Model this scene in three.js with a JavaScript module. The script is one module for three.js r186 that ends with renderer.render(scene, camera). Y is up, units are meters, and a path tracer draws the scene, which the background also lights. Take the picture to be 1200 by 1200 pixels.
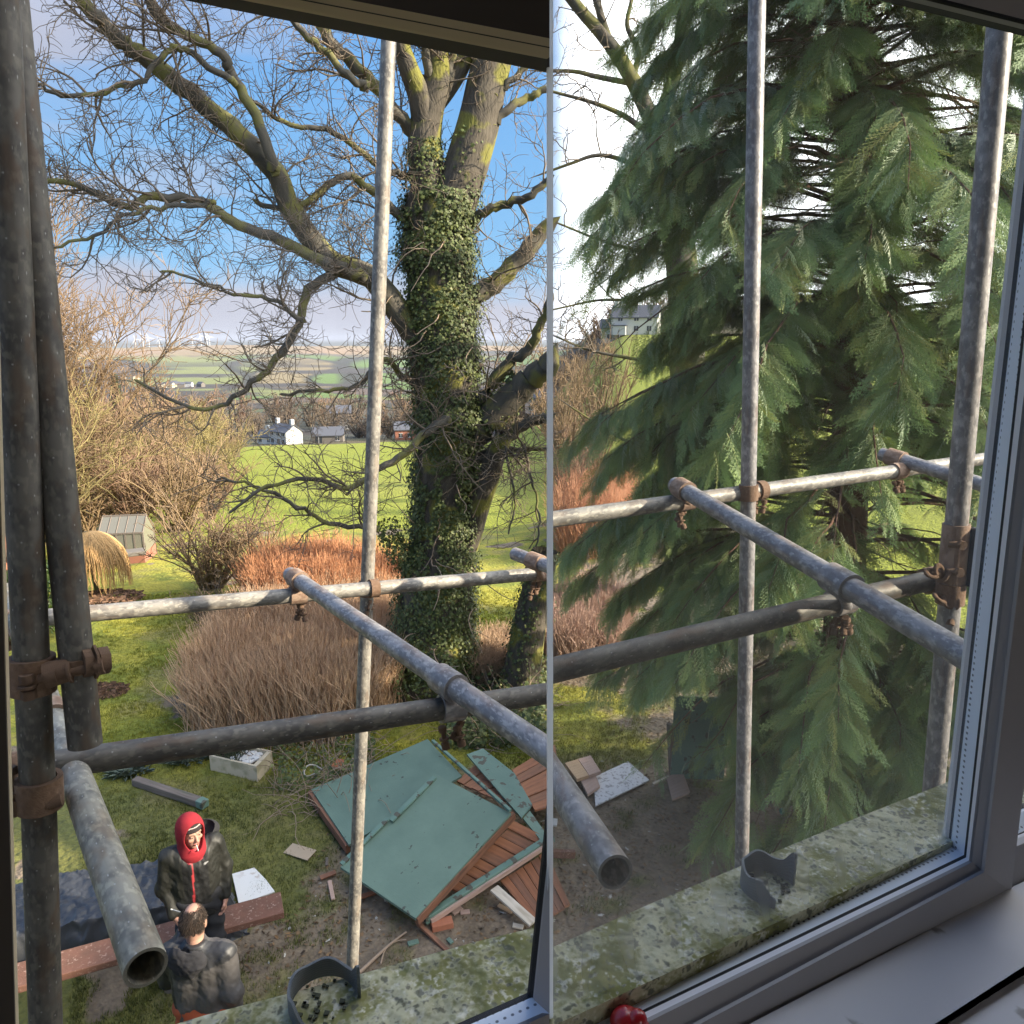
import * as THREE from 'three';
import { mergeGeometries, mergeVertices } from 'three/addons/utils/BufferGeometryUtils.js';
import { RoundedBoxGeometry } from 'three/addons/geometries/RoundedBoxGeometry.js';
import { MarchingCubes } from 'three/addons/objects/MarchingCubes.js';

// ------------------------------------------------------------------ camera, sky, sun, exposure
const scene = new THREE.Scene();
const V = (x, y, z) => new THREE.Vector3(x, y, z);
const FOCAL = 870, HALF = 600, EYE = 5.3, PITCH = 12.95 * Math.PI / 180;
const camera = new THREE.PerspectiveCamera(2 * Math.atan(HALF / FOCAL) * 180 / Math.PI, 1, 0.02, 20000);
camera.position.set(0, EYE, 0);
camera.rotation.x = -PITCH;
const renderer = new THREE.WebGLRenderer({ antialias: true });
renderer.toneMapping = THREE.LinearToneMapping;
renderer.toneMappingExposure = 2.2;
renderer.shadowMap.enabled = true;
const EXPO = 2.2;

const clamp = (x, a = 0, b = 1) => Math.min(b, Math.max(a, x));
const lerp = (a, b, t) => a + (b - a) * t;
const sstep = (a, b, x) => { const t = clamp((x - a) / (b - a)); return t * t * (3 - 2 * t); };
function rng(seed) { let s = seed | 0; return () => { s = (s + 0x6d2b79f5) | 0; let t = Math.imul(s ^ (s >>> 15), 1 | s); t = (t + Math.imul(t ^ (t >>> 7), 61 | t)) ^ t; return ((t ^ (t >>> 14)) >>> 0) / 4294967296; }; }
const hash = (x, y, z = 0) => { let h = Math.imul(x | 0, 374761393) ^ Math.imul(y | 0, 668265263) ^ Math.imul(z | 0, 2147483647 - 12345); h = Math.imul(h ^ (h >>> 13), 1274126177); return ((h ^ (h >>> 16)) >>> 0) / 4294967296; };
// value noise, periodic when p > 0
function vn(x, y, p = 0, sd = 0) {
  const xi = Math.floor(x), yi = Math.floor(y), fx = x - xi, fy = y - yi, u = fx * fx * (3 - 2 * fx), v = fy * fy * (3 - 2 * fy);
  const w = (n) => p ? ((n % p) + p) % p : n;
  const a = hash(w(xi), w(yi), sd), b = hash(w(xi + 1), w(yi), sd), c = hash(w(xi), w(yi + 1), sd), d = hash(w(xi + 1), w(yi + 1), sd);
  return lerp(lerp(a, b, u), lerp(c, d, u), v);
}
function fbm(x, y, oct = 4, p = 0, sd = 0) { let s = 0, a = 0.5, n = 0; for (let i = 0; i < oct; i++) { s += a * vn(x, y, p, sd + i); n += a; x *= 2; y *= 2; if (p) p *= 2; a *= 0.5; } return s / n; }

const SUN_AZ = 103 * Math.PI / 180, SUN_EL = 24 * Math.PI / 180;
const SUN = V(Math.sin(SUN_AZ) * Math.cos(SUN_EL), Math.sin(SUN_EL), -Math.cos(SUN_AZ) * Math.cos(SUN_EL));
{
  const W = 2048, H = 1024, data = new Float32Array(W * H * 4);
  for (let j = 0; j < H; j++) {
    const el = ((j + 0.5) / H - 0.5) * Math.PI, e = el * 180 / Math.PI;
    for (let i = 0; i < W; i++) {
      const th = ((i + 0.5) / W - 0.5) * 2 * Math.PI, dx = Math.cos(th), dz = Math.sin(th);
      const az = Math.atan2(dx, -dz) * 180 / Math.PI;                       // 0 ahead, + to the right
      const k = clamp(e / 34), kk = Math.pow(k, 0.75);
      let r = lerp(0.36, 0.105, kk), g = lerp(0.69, 0.345, kk), b = lerp(0.98, 0.86, kk);
      const cx = dx * Math.cos(el), cz = dz * Math.cos(el), cy = Math.max(0.03, Math.sin(el) + 0.10);
      const n1 = fbm(cx / cy * 1.5 + 11, cz / cy * 1.5 + 7, 5, 0, 3), n2 = fbm(az / 9 + 40, e / 4.2 + 3, 5, 0, 21);
      // low bank of cloud over the hills
      const low = sstep(5.6, 2.4, e + (n2 - 0.5) * 6) * 0.92;
      // thin high cloud to the upper left and scattered elsewhere
      const high = sstep(0.55, 0.75, n1) * 0.4 + sstep(8, 22, e) * sstep(-18, -34, az + (n2 - 0.5) * 10) * sstep(60, 30, e) * 0.6 * sstep(0.3, 0.6, n1);
      // the brighter overcast half of the sky
      const wrap = ((az % 360) + 360) % 360;
      const white = sstep(2.2, 5.5, wrap + (n2 - 0.5) * 2) * sstep(172, 140, wrap);
      const cl = clamp(Math.max(low, high)), shade = 0.80 + 0.22 * n2;
      r = lerp(r, 0.70 * shade, cl); g = lerp(g, 0.69 * shade, cl); b = lerp(b, 0.79 * shade, cl);
      const ws = 3.5 + 0.9 * (n1 - 0.5);
      r = lerp(r, 1.00 * ws, white); g = lerp(g, 1.01 * ws, white); b = lerp(b, 1.04 * ws, white);
      if (e < 0) { const t = sstep(0, -12, e); r = lerp(r, 0.2, t); g = lerp(g, 0.2, t); b = lerp(b, 0.16, t); }
      const o = (j * W + i) * 4; data[o] = r / EXPO; data[o + 1] = g / EXPO; data[o + 2] = b / EXPO; data[o + 3] = 1;
    }
  }
  const t = new THREE.DataTexture(data, W, H, THREE.RGBAFormat, THREE.FloatType);
  t.mapping = THREE.EquirectangularReflectionMapping; t.magFilter = t.minFilter = THREE.LinearFilter; t.needsUpdate = true;
  scene.background = t; scene.environment = t;
}
const sun = new THREE.DirectionalLight(new THREE.Color(1, 0.88, 0.69), 4.6);
sun.position.copy(SUN).multiplyScalar(120); sun.target.position.set(0, 0, 0);
sun.castShadow = true; sun.shadow.mapSize.set(4096, 4096);
Object.assign(sun.shadow.camera, { left: -90, right: 90, top: 90, bottom: -90, near: 1, far: 400 });
scene.add(sun, sun.target);
scene.fog = new THREE.FogExp2(0xc4cedd, 0.000035);

// ------------------------------------------------------------------ where a pixel of the 1200 px photograph looks
const CP = Math.cos(PITCH), SP = Math.sin(PITCH);
function ray(x, y) { const a = (x - HALF) / FOCAL, b = -(y - HALF) / FOCAL; return V(a, b * CP - SP, -(CP + b * SP)); }
const atD = (x, y, d) => ray(x, y).multiplyScalar(d).add(V(0, EYE, 0));                       // at a depth along the view axis
const atF = (x, y, f) => { const r = ray(x, y); return r.multiplyScalar(f / -r.z).add(V(0, EYE, 0)); };   // at a distance ahead
const atH = (x, y, R) => { const r = ray(x, y); return r.multiplyScalar(R / Math.hypot(r.x, r.z)).add(V(0, EYE, 0)); };
const atY = (x, y, h) => { const r = ray(x, y); return r.multiplyScalar((h - EYE) / r.y).add(V(0, EYE, 0)); };   // at a height
function toPx(p) { const dx = p.x, dy = p.y - EYE, f = -p.z; const d = f * CP - dy * SP, u = dy * CP + f * SP; return [HALF + FOCAL * dx / d, HALF - FOCAL * u / d, d]; }

// ------------------------------------------------------------------ naming and building helpers
const used = new Map();
function numbered(n) { const k = used.get(n) || 0; used.set(n, k + 1); return k ? n + '_' + String(k).padStart(3, '0') : n; }
function shadows(o) { o.traverse((m) => { if (m.isMesh) { m.castShadow = true; m.receiveShadow = true; } }); return o; }
function tag(o, label, category, group) { o.userData.label = label; o.userData.category = category; if (group) o.userData.group = group; return o; }
function thing(name, label, category, pos, group) { const g = new THREE.Group(); g.name = numbered(name); if (pos) g.position.copy(pos); tag(g, label, category, group); scene.add(g); return g; }
function mesh(name, geo, mat, parent) { const m = new THREE.Mesh(geo, mat); m.name = name; m.castShadow = m.receiveShadow = true; parent.add(m); return m; }
function solo(name, geo, mat, label, category, group) { const m = new THREE.Mesh(geo, mat); m.name = numbered(name); m.castShadow = m.receiveShadow = true; tag(m, label, category, group); scene.add(m); return m; }
function struct(name, geo, mat) { const m = new THREE.Mesh(geo, mat); m.name = name; m.castShadow = m.receiveShadow = true; m.userData.kind = 'structure'; scene.add(m); return m; }
function inst(name, geo, mat, mats, cols, parent) {
  const m = new THREE.InstancedMesh(geo, mat, mats.length); m.name = name; m.castShadow = m.receiveShadow = true;
  mats.forEach((x, i) => m.setMatrixAt(i, x)); if (cols) cols.forEach((c, i) => m.setColorAt(i, c));
  m.userData.kind = 'stuff'; parent.add(m); return m;
}
const srgb = (h) => new THREE.Color(h);
const lin = (r, g, b) => new THREE.Color().setRGB(r, g, b);

const ORD = ['first', 'second', 'third', 'fourth', 'fifth', 'sixth', 'seventh', 'eighth', 'ninth', 'tenth', 'eleventh', 'twelfth', 'thirteenth', 'fourteenth', 'fifteenth', 'sixteenth', 'seventeenth', 'eighteenth', 'nineteenth', 'twentieth', 'twenty-first', 'twenty-second', 'twenty-third', 'twenty-fourth', 'twenty-fifth'];
function ordinals(list, say) { list.map((o) => [toPx(o.position)[0], o]).sort((a, b) => a[0] - b[0]).forEach(([, o], i) => { o.userData.label = say(ORD[i], o); }); }

class GB {                                                        // collects triangles
  constructor() { this.p = []; this.n = []; this.uv = []; this.c = []; this.i = []; this.col = null; }
  v(x, y, z, nx, ny, nz, u, w) { this.p.push(x, y, z); this.n.push(nx, ny, nz); this.uv.push(u, w); if (this.col) this.c.push(this.col.r, this.col.g, this.col.b); return this.p.length / 3 - 1; }
  tube(pts, rad, sides = 5, inside = false) {
    let up = V(0.31, 0.9, 0.17).normalize(), len = 0; const base = this.p.length / 3, L = pts.length, A = V(0, 0, 0), B = V(0, 0, 0), T = V(0, 0, 0);
    for (let k = 0; k < L; k++) {
      T.copy(pts[Math.min(k + 1, L - 1)]).sub(pts[Math.max(k - 1, 0)]).normalize();
      if (Math.abs(T.dot(up)) > 0.95) up.set(0.9, 0.1, 0.42).normalize();
      A.crossVectors(T, up).normalize(); B.crossVectors(A, T);
      if (k) len += pts[k].distanceTo(pts[k - 1]);
      const r = rad[k];
      for (let s = 0; s <= sides; s++) { const t = s / sides * Math.PI * 2, c = Math.cos(t), q = Math.sin(t), nx = A.x * c + B.x * q, ny = A.y * c + B.y * q, nz = A.z * c + B.z * q; this.v(pts[k].x + nx * r, pts[k].y + ny * r, pts[k].z + nz * r, inside ? -nx : nx, inside ? -ny : ny, inside ? -nz : nz, s / sides * Math.max(0.2, Math.ceil(r * 6.28 / 0.25) * 0.25), len); }
    }
    for (let k = 0; k < L - 1; k++) for (let s = 0; s < sides; s++) { const a = base + k * (sides + 1) + s, b = a + 1, c = a + sides + 1, d = c + 1; inside ? this.i.push(a, b, c, b, d, c) : this.i.push(a, c, b, b, c, d); }
    return this;
  }
  quad(a, b, c, d, uv) {
    const n = V(0, 0, 0).crossVectors(V(0, 0, 0).subVectors(b, a), V(0, 0, 0).subVectors(d, a)).normalize(), q = [a, b, c, d], w = uv || [[0, 0], [1, 0], [1, 1], [0, 1]];
    const i0 = this.p.length / 3; q.forEach((p, i) => this.v(p.x, p.y, p.z, n.x, n.y, n.z, w[i][0], w[i][1])); this.i.push(i0, i0 + 1, i0 + 2, i0, i0 + 2, i0 + 3); return this;
  }
  // prism: polygon (counted in order) swept by the vector e
  prism(poly, e) {
    const P = poly.map((p) => p.clone()), Q = poly.map((p) => p.clone().add(e)), n = P.length, newell = (W) => { const c = V(0, 0, 0); W.forEach((a, i) => { const b = W[(i + 1) % n]; c.x += (a.y - b.y) * (a.z + b.z); c.y += (a.z - b.z) * (a.x + b.x); c.z += (a.x - b.x) * (a.y + b.y); }); return c; }, c = newell(P);
    if (c.dot(e) > 0) { P.reverse(); Q.reverse(); }
    const ax = V(0, 0, 0).subVectors(P[1], P[0]).normalize(), nn = c.normalize(), ay = V(0, 0, 0).crossVectors(nn, ax), o = P[0].clone();
    const uvp = (p) => { const d = V(0, 0, 0).subVectors(p, o); return [d.dot(ax), d.dot(ay)]; };
    for (const [R, flip] of [[P, false], [Q, true]]) { const i0 = this.p.length / 3, N = newell(R).normalize().multiplyScalar(flip ? -1 : 1); R.forEach((p) => this.v(p.x, p.y, p.z, N.x, N.y, N.z, ...uvp(p))); for (let k = 1; k < n - 1; k++) flip ? this.i.push(i0, i0 + k + 1, i0 + k) : this.i.push(i0, i0 + k, i0 + k + 1); }
    const H = e.length();
    for (let k = 0; k < n; k++) { const m = (k + 1) % n, l = P[k].distanceTo(P[m]); this.quad(P[m], P[k], Q[k], Q[m], [[l, 0], [0, 0], [0, H], [l, H]]); }
    return this;
  }
  geo() {
    const g = new THREE.BufferGeometry(); g.setAttribute('position', new THREE.Float32BufferAttribute(this.p, 3)); g.setAttribute('normal', new THREE.Float32BufferAttribute(this.n, 3)); g.setAttribute('uv', new THREE.Float32BufferAttribute(this.uv, 2));
    if (this.c.length) g.setAttribute('color', new THREE.Float32BufferAttribute(this.c, 3)); g.setIndex(this.i); return g;
  }
}
const bx = (w, h, d, x = 0, y = 0, z = 0) => new THREE.BoxGeometry(w, h, d).translate(x, y, z);
function rod(p, q, r, sides = 10, r2 = r) { const d = V(0, 0, 0).subVectors(q, p), L = d.length(); return new THREE.CylinderGeometry(r2, r, L, sides, 1).translate(0, L / 2, 0).applyQuaternion(new THREE.Quaternion().setFromUnitVectors(V(0, 1, 0), d.normalize())).translate(p.x, p.y, p.z); }
function sway(pts, radii, n) {                                    // a smooth line through points, with radii
  const c = new THREE.CatmullRomCurve3(pts, false, 'centripetal'), P = [], R = [];
  for (let i = 0; i <= n; i++) { const t = i / n, f = t * (radii.length - 1), k = Math.min(radii.length - 2, Math.floor(f)); P.push(c.getPoint(t)); R.push(lerp(radii[k], radii[k + 1], f - k)); }
  return [P, R];
}

// ------------------------------------------------------------------ textures and materials
function tex(w, h, fn, color = true) {
  const d = new Uint8Array(w * h * 4);
  for (let j = 0; j < h; j++) for (let i = 0; i < w; i++) { const c = fn(i / w, j / h, i, j), o = (j * w + i) * 4; if (typeof c === 'number') d[o] = d[o + 1] = d[o + 2] = clamp(c) * 255; else { for (let k = 0; k < 3; k++) d[o + k] = Math.round((color ? Math.pow(clamp(c[k]), 1 / 2.2) : clamp(c[k])) * 255); } d[o + 3] = 255; }
  const t = new THREE.DataTexture(d, w, h); t.magFilter = THREE.LinearFilter; t.minFilter = THREE.LinearMipmapLinearFilter; t.wrapS = t.wrapT = THREE.RepeatWrapping; if (color) t.colorSpace = THREE.SRGBColorSpace; t.needsUpdate = true; return t;
}
const rep = (t, a, b = a) => { const c = t.clone(); c.repeat.set(a, b); c.needsUpdate = true; return c; };
const mix3 = (a, b, t) => [lerp(a[0], b[0], t), lerp(a[1], b[1], t), lerp(a[2], b[2], t)];
const std = (o) => new THREE.MeshStandardMaterial({ roughness: 0.85, side: THREE.DoubleSide, ...o });
const M = {};
{
  // weathered galvanised tube: u round the tube, v along it (metres)
  const tubeFn = (base, rust, rustAmt, spot) => (u, v) => {
    const a = 0.5 * fbm(u * 4, v * 10, 5, 4, 3) + 0.5 * fbm(u * 14, v * 36, 4, 14, 13), b = fbm(u * 22, v * 44, 4, 22, 9), s = vn(u * 40, v * 70, 10, 31), st = vn(u * 26, v * 4, 2, 5);
    let c = mix3(base, [base[0] * 0.58, base[1] * 0.58, base[2] * 0.60], sstep(0.38, 0.62, a)); c = mix3(c, [base[0] * 1.6, base[1] * 1.58, base[2] * 1.5], sstep(0.52, 0.75, b) * 0.6);
    c = mix3(c, rust, sstep(0.60, 0.78, fbm(u * 5, v * 8, 4, 4, 61)) * rustAmt); c = mix3(c, [spot, spot, spot * 0.95], sstep(0.93, 0.97, s) * 0.8); return mix3(c, [c[0] * 0.8, c[1] * 0.8, c[2] * 0.8], sstep(0.4, 0.7, st) * 0.5);
  };
  const bump = tex(256, 256, (u, v) => 0.6 * fbm(u * 8, v * 16, 4, 8, 77) + 0.4 * vn(u * 60, v * 90, 15, 4), false);
  M.tubeDark = std({ map: tex(256, 512, tubeFn([0.135, 0.125, 0.108], [0.12, 0.075, 0.045], 0.6, 0.42)), bumpMap: bump, bumpScale: 0.0006, roughness: 0.58, metalness: 0.25 });
  M.tubePale = std({ map: tex(256, 512, tubeFn([0.32, 0.30, 0.262], [0.28, 0.19, 0.12], 0.35, 0.55)), bumpMap: bump, bumpScale: 0.0006, roughness: 0.55, metalness: 0.2 });
  M.tubeOlive = std({ map: tex(256, 512, tubeFn([0.34, 0.325, 0.27], [0.26, 0.19, 0.12], 0.5, 0.6)), bumpMap: bump, bumpScale: 0.0006, roughness: 0.6, metalness: 0.15 });
  M.tubeMid = std({ map: tex(256, 512, tubeFn([0.35, 0.335, 0.33], [0.3, 0.2, 0.15], 0.4, 0.62)), bumpMap: bump, bumpScale: 0.0006, roughness: 0.5, metalness: 0.3 });
  const rustFn = (u, v) => mix3([0.20, 0.115, 0.065], mix3([0.09, 0.05, 0.035], [0.36, 0.24, 0.16], fbm(u * 20, v * 20, 4, 20, 8)), fbm(u * 8, v * 8, 5, 8, 2));
  M.rust = std({ map: rep(tex(256, 256, rustFn), 6), bumpMap: rep(bump, 6), bumpScale: 0.0012, roughness: 0.9, metalness: 0.15 });
  M.clay = std({ map: rep(tex(256, 256, (u, v) => mix3([0.42, 0.30, 0.22], [0.24, 0.15, 0.10], sstep(0.3, 0.75, fbm(u * 8, v * 8, 5, 8, 14)))), 5), bumpMap: rep(bump, 6), bumpScale: 0.001, roughness: 0.85, metalness: 0.1 });
  M.redRust = std({ map: rep(tex(256, 256, (u, v) => mix3([0.55, 0.20, 0.10], [0.30, 0.12, 0.07], fbm(u * 8, v * 8, 4, 8, 4))), 4), roughness: 0.9 });
  M.tin = std({ map: rep(tex(256, 256, (u, v) => mix3([0.30, 0.33, 0.37], [0.15, 0.17, 0.18], sstep(0.35, 0.7, fbm(u * 8, v * 8, 5, 8, 44)))), 8), bumpMap: rep(bump, 6), bumpScale: 0.0006, roughness: 0.5, metalness: 0.6 });
  // bark
  const barkFn = (dark, light, moss, am) => (u, v) => { const a = fbm(u * 10, v * 4, 5, 4, 6), m = sstep(0.5, 0.72, fbm(u * 4, v * 4, 5, 4, 90)); return mix3(mix3(dark, light, a), moss, m * am); };
  const barkB = tex(256, 256, (u, v) => fbm(u * 16, v * 6, 5, 2, 6), false);
  M.bark = std({ map: tex(512, 512, barkFn([0.05, 0.042, 0.032], [0.16, 0.135, 0.10], [0.21, 0.20, 0.04], 1.0)), bumpMap: barkB, bumpScale: 0.03, roughness: 0.95 });
  M.limb = std({ map: tex(256, 256, barkFn([0.06, 0.055, 0.042], [0.17, 0.15, 0.115], [0.20, 0.19, 0.05], 0.9)), bumpMap: barkB, bumpScale: 0.01, roughness: 0.95 });
  M.twig = std({ color: lin(0.20, 0.155, 0.11), roughness: 0.9 });
  M.twigPale = std({ color: lin(0.36, 0.26, 0.16), roughness: 0.9 });
  M.conBark = std({ map: tex(256, 256, barkFn([0.09, 0.045, 0.03], [0.27, 0.14, 0.09], [0.14, 0.10, 0.06], 0.3)), bumpMap: barkB, bumpScale: 0.03, roughness: 0.95 });
  M.deadTwig = std({ color: lin(0.33, 0.245, 0.175), roughness: 0.95 });
  M.foliage = new THREE.MeshPhysicalMaterial({ color: 0xffffff, roughness: 0.75, side: THREE.DoubleSide, transmission: 0.4, thickness: 0 });
  M.ivy = new THREE.MeshPhysicalMaterial({ color: 0xffffff, roughness: 0.58, side: THREE.DoubleSide });
  M.inst = std({ color: 0xffffff, roughness: 0.95 });
  M.vc = std({ vertexColors: true, roughness: 0.9 });
  // wood
  const woodFn = (a, b, c) => (u, v) => { const g = fbm(u * 3, v * 60, 4, 3, 12), k = sstep(0.55, 0.8, fbm(u * 4, v * 16, 4, 4, 40)); return mix3(mix3(a, b, g), c, k * 0.6); };
  const woodB = tex(256, 256, (u, v) => fbm(u * 4, v * 60, 4, 4, 12), false);
  M.brownWood = std({ map: tex(256, 256, woodFn([0.20, 0.072, 0.032], [0.42, 0.17, 0.075], [0.10, 0.045, 0.03])), bumpMap: woodB, bumpScale: 0.002, roughness: 0.75 });
  M.brownWood2 = std({ map: tex(256, 256, woodFn([0.16, 0.07, 0.04], [0.33, 0.15, 0.08], [0.07, 0.04, 0.03])), bumpMap: woodB, bumpScale: 0.002, roughness: 0.8 });
  M.greyWood = std({ map: tex(256, 256, woodFn([0.10, 0.08, 0.065], [0.26, 0.21, 0.17], [0.07, 0.10, 0.06])), bumpMap: woodB, bumpScale: 0.003, roughness: 0.9 });
  M.paleWood = std({ map: tex(256, 256, woodFn([0.50, 0.43, 0.33], [0.70, 0.62, 0.50], [0.36, 0.29, 0.2])), bumpMap: woodB, bumpScale: 0.001, roughness: 0.8 });
  M.tanWood = std({ map: tex(256, 256, woodFn([0.52, 0.33, 0.17], [0.66, 0.45, 0.27], [0.40, 0.25, 0.15])), bumpMap: woodB, bumpScale: 0.001, roughness: 0.8 });
  M.pinkWood = std({ map: tex(256, 256, woodFn([0.42, 0.27, 0.20], [0.56, 0.40, 0.33], [0.3, 0.2, 0.16])), bumpMap: woodB, bumpScale: 0.001, roughness: 0.8 });
  M.greenPaint = std({ map: tex(512, 512, (u, v) => { const w = fbm(u * 5, v * 5, 5, 5, 8), f = fbm(u * 30, v * 30, 4, 30, 3), ch = sstep(0.77, 0.80, fbm(u * 14, v * 14, 5, 14, 33)); return mix3(mix3(mix3([0.125, 0.20, 0.15], [0.18, 0.27, 0.20], w), [0.12, 0.19, 0.14], f * 0.35), [0.055, 0.05, 0.035], ch * 0.85); }), bumpMap: rep(bump, 2), bumpScale: 0.0016, roughness: 0.62 });
  M.greenPaint2 = std({ map: tex(512, 512, (u, v) => { const w = fbm(u * 5, v * 5, 5, 5, 18), ch = sstep(0.66, 0.70, fbm(u * 12, v * 12, 5, 12, 53)); return mix3(mix3([0.11, 0.20, 0.16], [0.17, 0.27, 0.21], w), [0.08, 0.06, 0.04], ch * 0.85); }), bumpMap: rep(bump, 2), bumpScale: 0.0016, roughness: 0.62 });
  M.flake = std({ map: rep(tex(256, 256, (u, v) => mix3([0.22, 0.095, 0.06], mix3([0.14, 0.07, 0.045], [0.48, 0.34, 0.27], sstep(0.62, 0.82, fbm(u * 30, v * 30, 4, 30, 3))), fbm(u * 9, v * 9, 5, 9, 9))), 2), bumpMap: rep(bump, 2), bumpScale: 0.004, roughness: 0.9 });
  M.whiteSheet = std({ map: tex(256, 256, (u, v) => mix3([0.74, 0.73, 0.70], [0.36, 0.25, 0.16], 0.75 * sstep(0.66, 0.8, fbm(u * 16, v * 16, 3, 16, 5)) * sstep(0.5, 0.1, Math.hypot(u - 0.45, v - 0.5)))), roughness: 0.7 });
  M.speckSheet = std({ map: rep(tex(256, 256, (u, v) => mix3([0.72, 0.72, 0.74], [0.38, 0.37, 0.37], sstep(0.56, 0.7, fbm(u * 30, v * 30, 3, 30, 5)))), 1.4), roughness: 0.75 });
  M.card = std({ color: lin(0.42, 0.33, 0.23), roughness: 0.9 });
  M.trough = std({ map: tex(256, 256, (u, v) => mix3([0.58, 0.50, 0.36], [0.36, 0.32, 0.2], sstep(0.5, 0.75, fbm(u * 6, v * 6, 5, 6, 7)))), roughness: 0.8 });
  M.soil = std({ color: lin(0.05, 0.035, 0.025), roughness: 1 });
  M.tarp = new THREE.MeshPhysicalMaterial({ color: lin(0.045, 0.048, 0.054), roughness: 0.4, side: THREE.DoubleSide });
  // window
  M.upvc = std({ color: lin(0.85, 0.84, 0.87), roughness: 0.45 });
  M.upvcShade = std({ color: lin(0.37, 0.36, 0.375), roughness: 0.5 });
  M.brownFrame = std({ color: lin(0.05, 0.04, 0.032), roughness: 0.5 });
  M.tanStrip = std({ color: lin(0.62, 0.52, 0.36), roughness: 0.6 });
  M.gasket = std({ color: lin(0.012, 0.012, 0.016), roughness: 0.7 });
  M.spacer = std({ color: lin(0.74, 0.80, 0.90), roughness: 0.4, metalness: 0.1 });
  M.spacerHole = std({ color: lin(0.10, 0.11, 0.14), roughness: 0.8 });
  M.mullion = new THREE.MeshPhysicalMaterial({ color: lin(0.97, 0.97, 0.97), roughness: 0.9, transmission: 0.8, thickness: 0, side: THREE.DoubleSide });
  M.glass = new THREE.MeshPhysicalMaterial({ color: 0xffffff, roughness: 0, transmission: 1, thickness: 0, ior: 1.4, specularIntensity: 0.2, side: THREE.DoubleSide });
  M.dusty = M.glass.clone(); M.dusty.color.setRGB(0.85, 0.87, 0.88); M.dusty.transmissionMap = tex(512, 512, (u, v) => 0.87 - 0.10 * sstep(0.52, 0.05, v + (fbm(u * 5, v * 5, 4, 5, 3) - 0.5) * 0.3) - 0.05 * sstep(0.6, 0.8, fbm(u * 30, v * 8, 4, 2, 9)), false);
  M.board = std({ map: tex(512, 512, (u, v) => mix3([0.78, 0.77, 0.80], [0.22, 0.20, 0.19], 0.7 * sstep(0.74, 0.82, fbm(u * 40, v * 40, 4, 40, 71)) + 0.25 * sstep(0.45, 0.7, fbm(u * 4, v * 4, 4, 4, 1)))), roughness: 0.5 });
  M.plaster = std({ color: lin(0.62, 0.59, 0.55), roughness: 0.9 });
  M.render = std({ color: lin(0.45, 0.42, 0.37), roughness: 0.95 });
  M.slate = std({ color: lin(0.10, 0.105, 0.125), roughness: 0.8 });
  M.stone = std({ map: rep(tex(1024, 1024, (u, v) => {
    const a = fbm(u * 12, v * 12, 6, 12, 4), b = fbm(u * 30, v * 30, 5, 30, 8), c = fbm(u * 80, v * 80, 3, 80, 15);
    const d = fbm(u * 140, v * 140, 3, 140, 25); let k = mix3([0.15, 0.155, 0.065], [0.29, 0.285, 0.09], b); k = mix3(k, [0.58, 0.56, 0.38], sstep(0.36, 0.56, a * 0.55 + c * 0.25 + d * 0.2) * 0.9); k = mix3(k, [0.74, 0.72, 0.60], sstep(0.55, 0.70, b * 0.5 + d * 0.5) * 0.8); return mix3(k, [0.05, 0.055, 0.035], sstep(0.54, 0.70, c * 0.6 + d * 0.4) * 0.75);
  }), 2.2), bumpMap: rep(tex(256, 256, (u, v) => fbm(u * 24, v * 24, 5, 24, 4), false), 2.2), bumpScale: 0.008, roughness: 0.95 });
  M.white = std({ color: lin(0.6, 0.59, 0.56), roughness: 0.8 });
  M.brick = std({ color: lin(0.34, 0.14, 0.09), roughness: 0.9 });
  M.darkStone = std({ color: lin(0.17, 0.15, 0.13), roughness: 0.9 });
  M.pane = std({ color: lin(0.04, 0.045, 0.055), roughness: 0.15 });
  M.redGloss = new THREE.MeshPhysicalMaterial({ color: lin(0.42, 0.012, 0.02), roughness: 0.3, clearcoat: 0.6, clearcoatRoughness: 0.15 });
}

// ------------------------------------------------------------------ the ground
const D2 = Math.PI / 180;
const azOf = (x, z) => Math.atan2(x, -z) / D2;
function profile(tab, d) { for (let i = 1; i < tab.length; i++) if (d < tab[i][0]) { const t = (d - tab[i - 1][0]) / (tab[i][0] - tab[i - 1][0]); return lerp(tab[i - 1][1], tab[i][1], t); } return tab[tab.length - 1][1]; }
const LEFT = [[0, 0], [16, 0], [24, -0.6], [60, -4.6], [130, -12.6], [200, -20.5], [260, -26], [350, -31], [800, -52], [1500, -69], [2500, -78], [4000, -58], [5200, -27], [6500, -110], [9000, -260]];
const RIGHT = [[0, 0], [16, 0], [60, 1.6], [195, 7.5], [250, 10.5], [320, 14], [450, 20], [800, 30], [1600, 20], [9000, -100]];
function groundY(x, z) {
  const d = Math.hypot(x, z), az = azOf(x, z), t = sstep(-1.5, 9, az), far = sstep(62, 85, Math.abs(az));
  const roll = d > 30 ? (fbm(x / 60 + 50, z / 60 + 50, 3) - 0.5) * Math.min(3, (d - 30) * 0.02) : 0;
  const ridge = d > 2500 ? (fbm(az / 5 + 30, d / 2200 + 4, 3) - 0.5) * sstep(2500, 4800, d) * 30 * (1 - t) : 0;
  return lerp(lerp(profile(LEFT, d), profile(RIGHT, d), t), -0.02 * Math.max(0, d - 16) * 0.3, far) + roll * (1 - far) + ridge;
}
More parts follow.
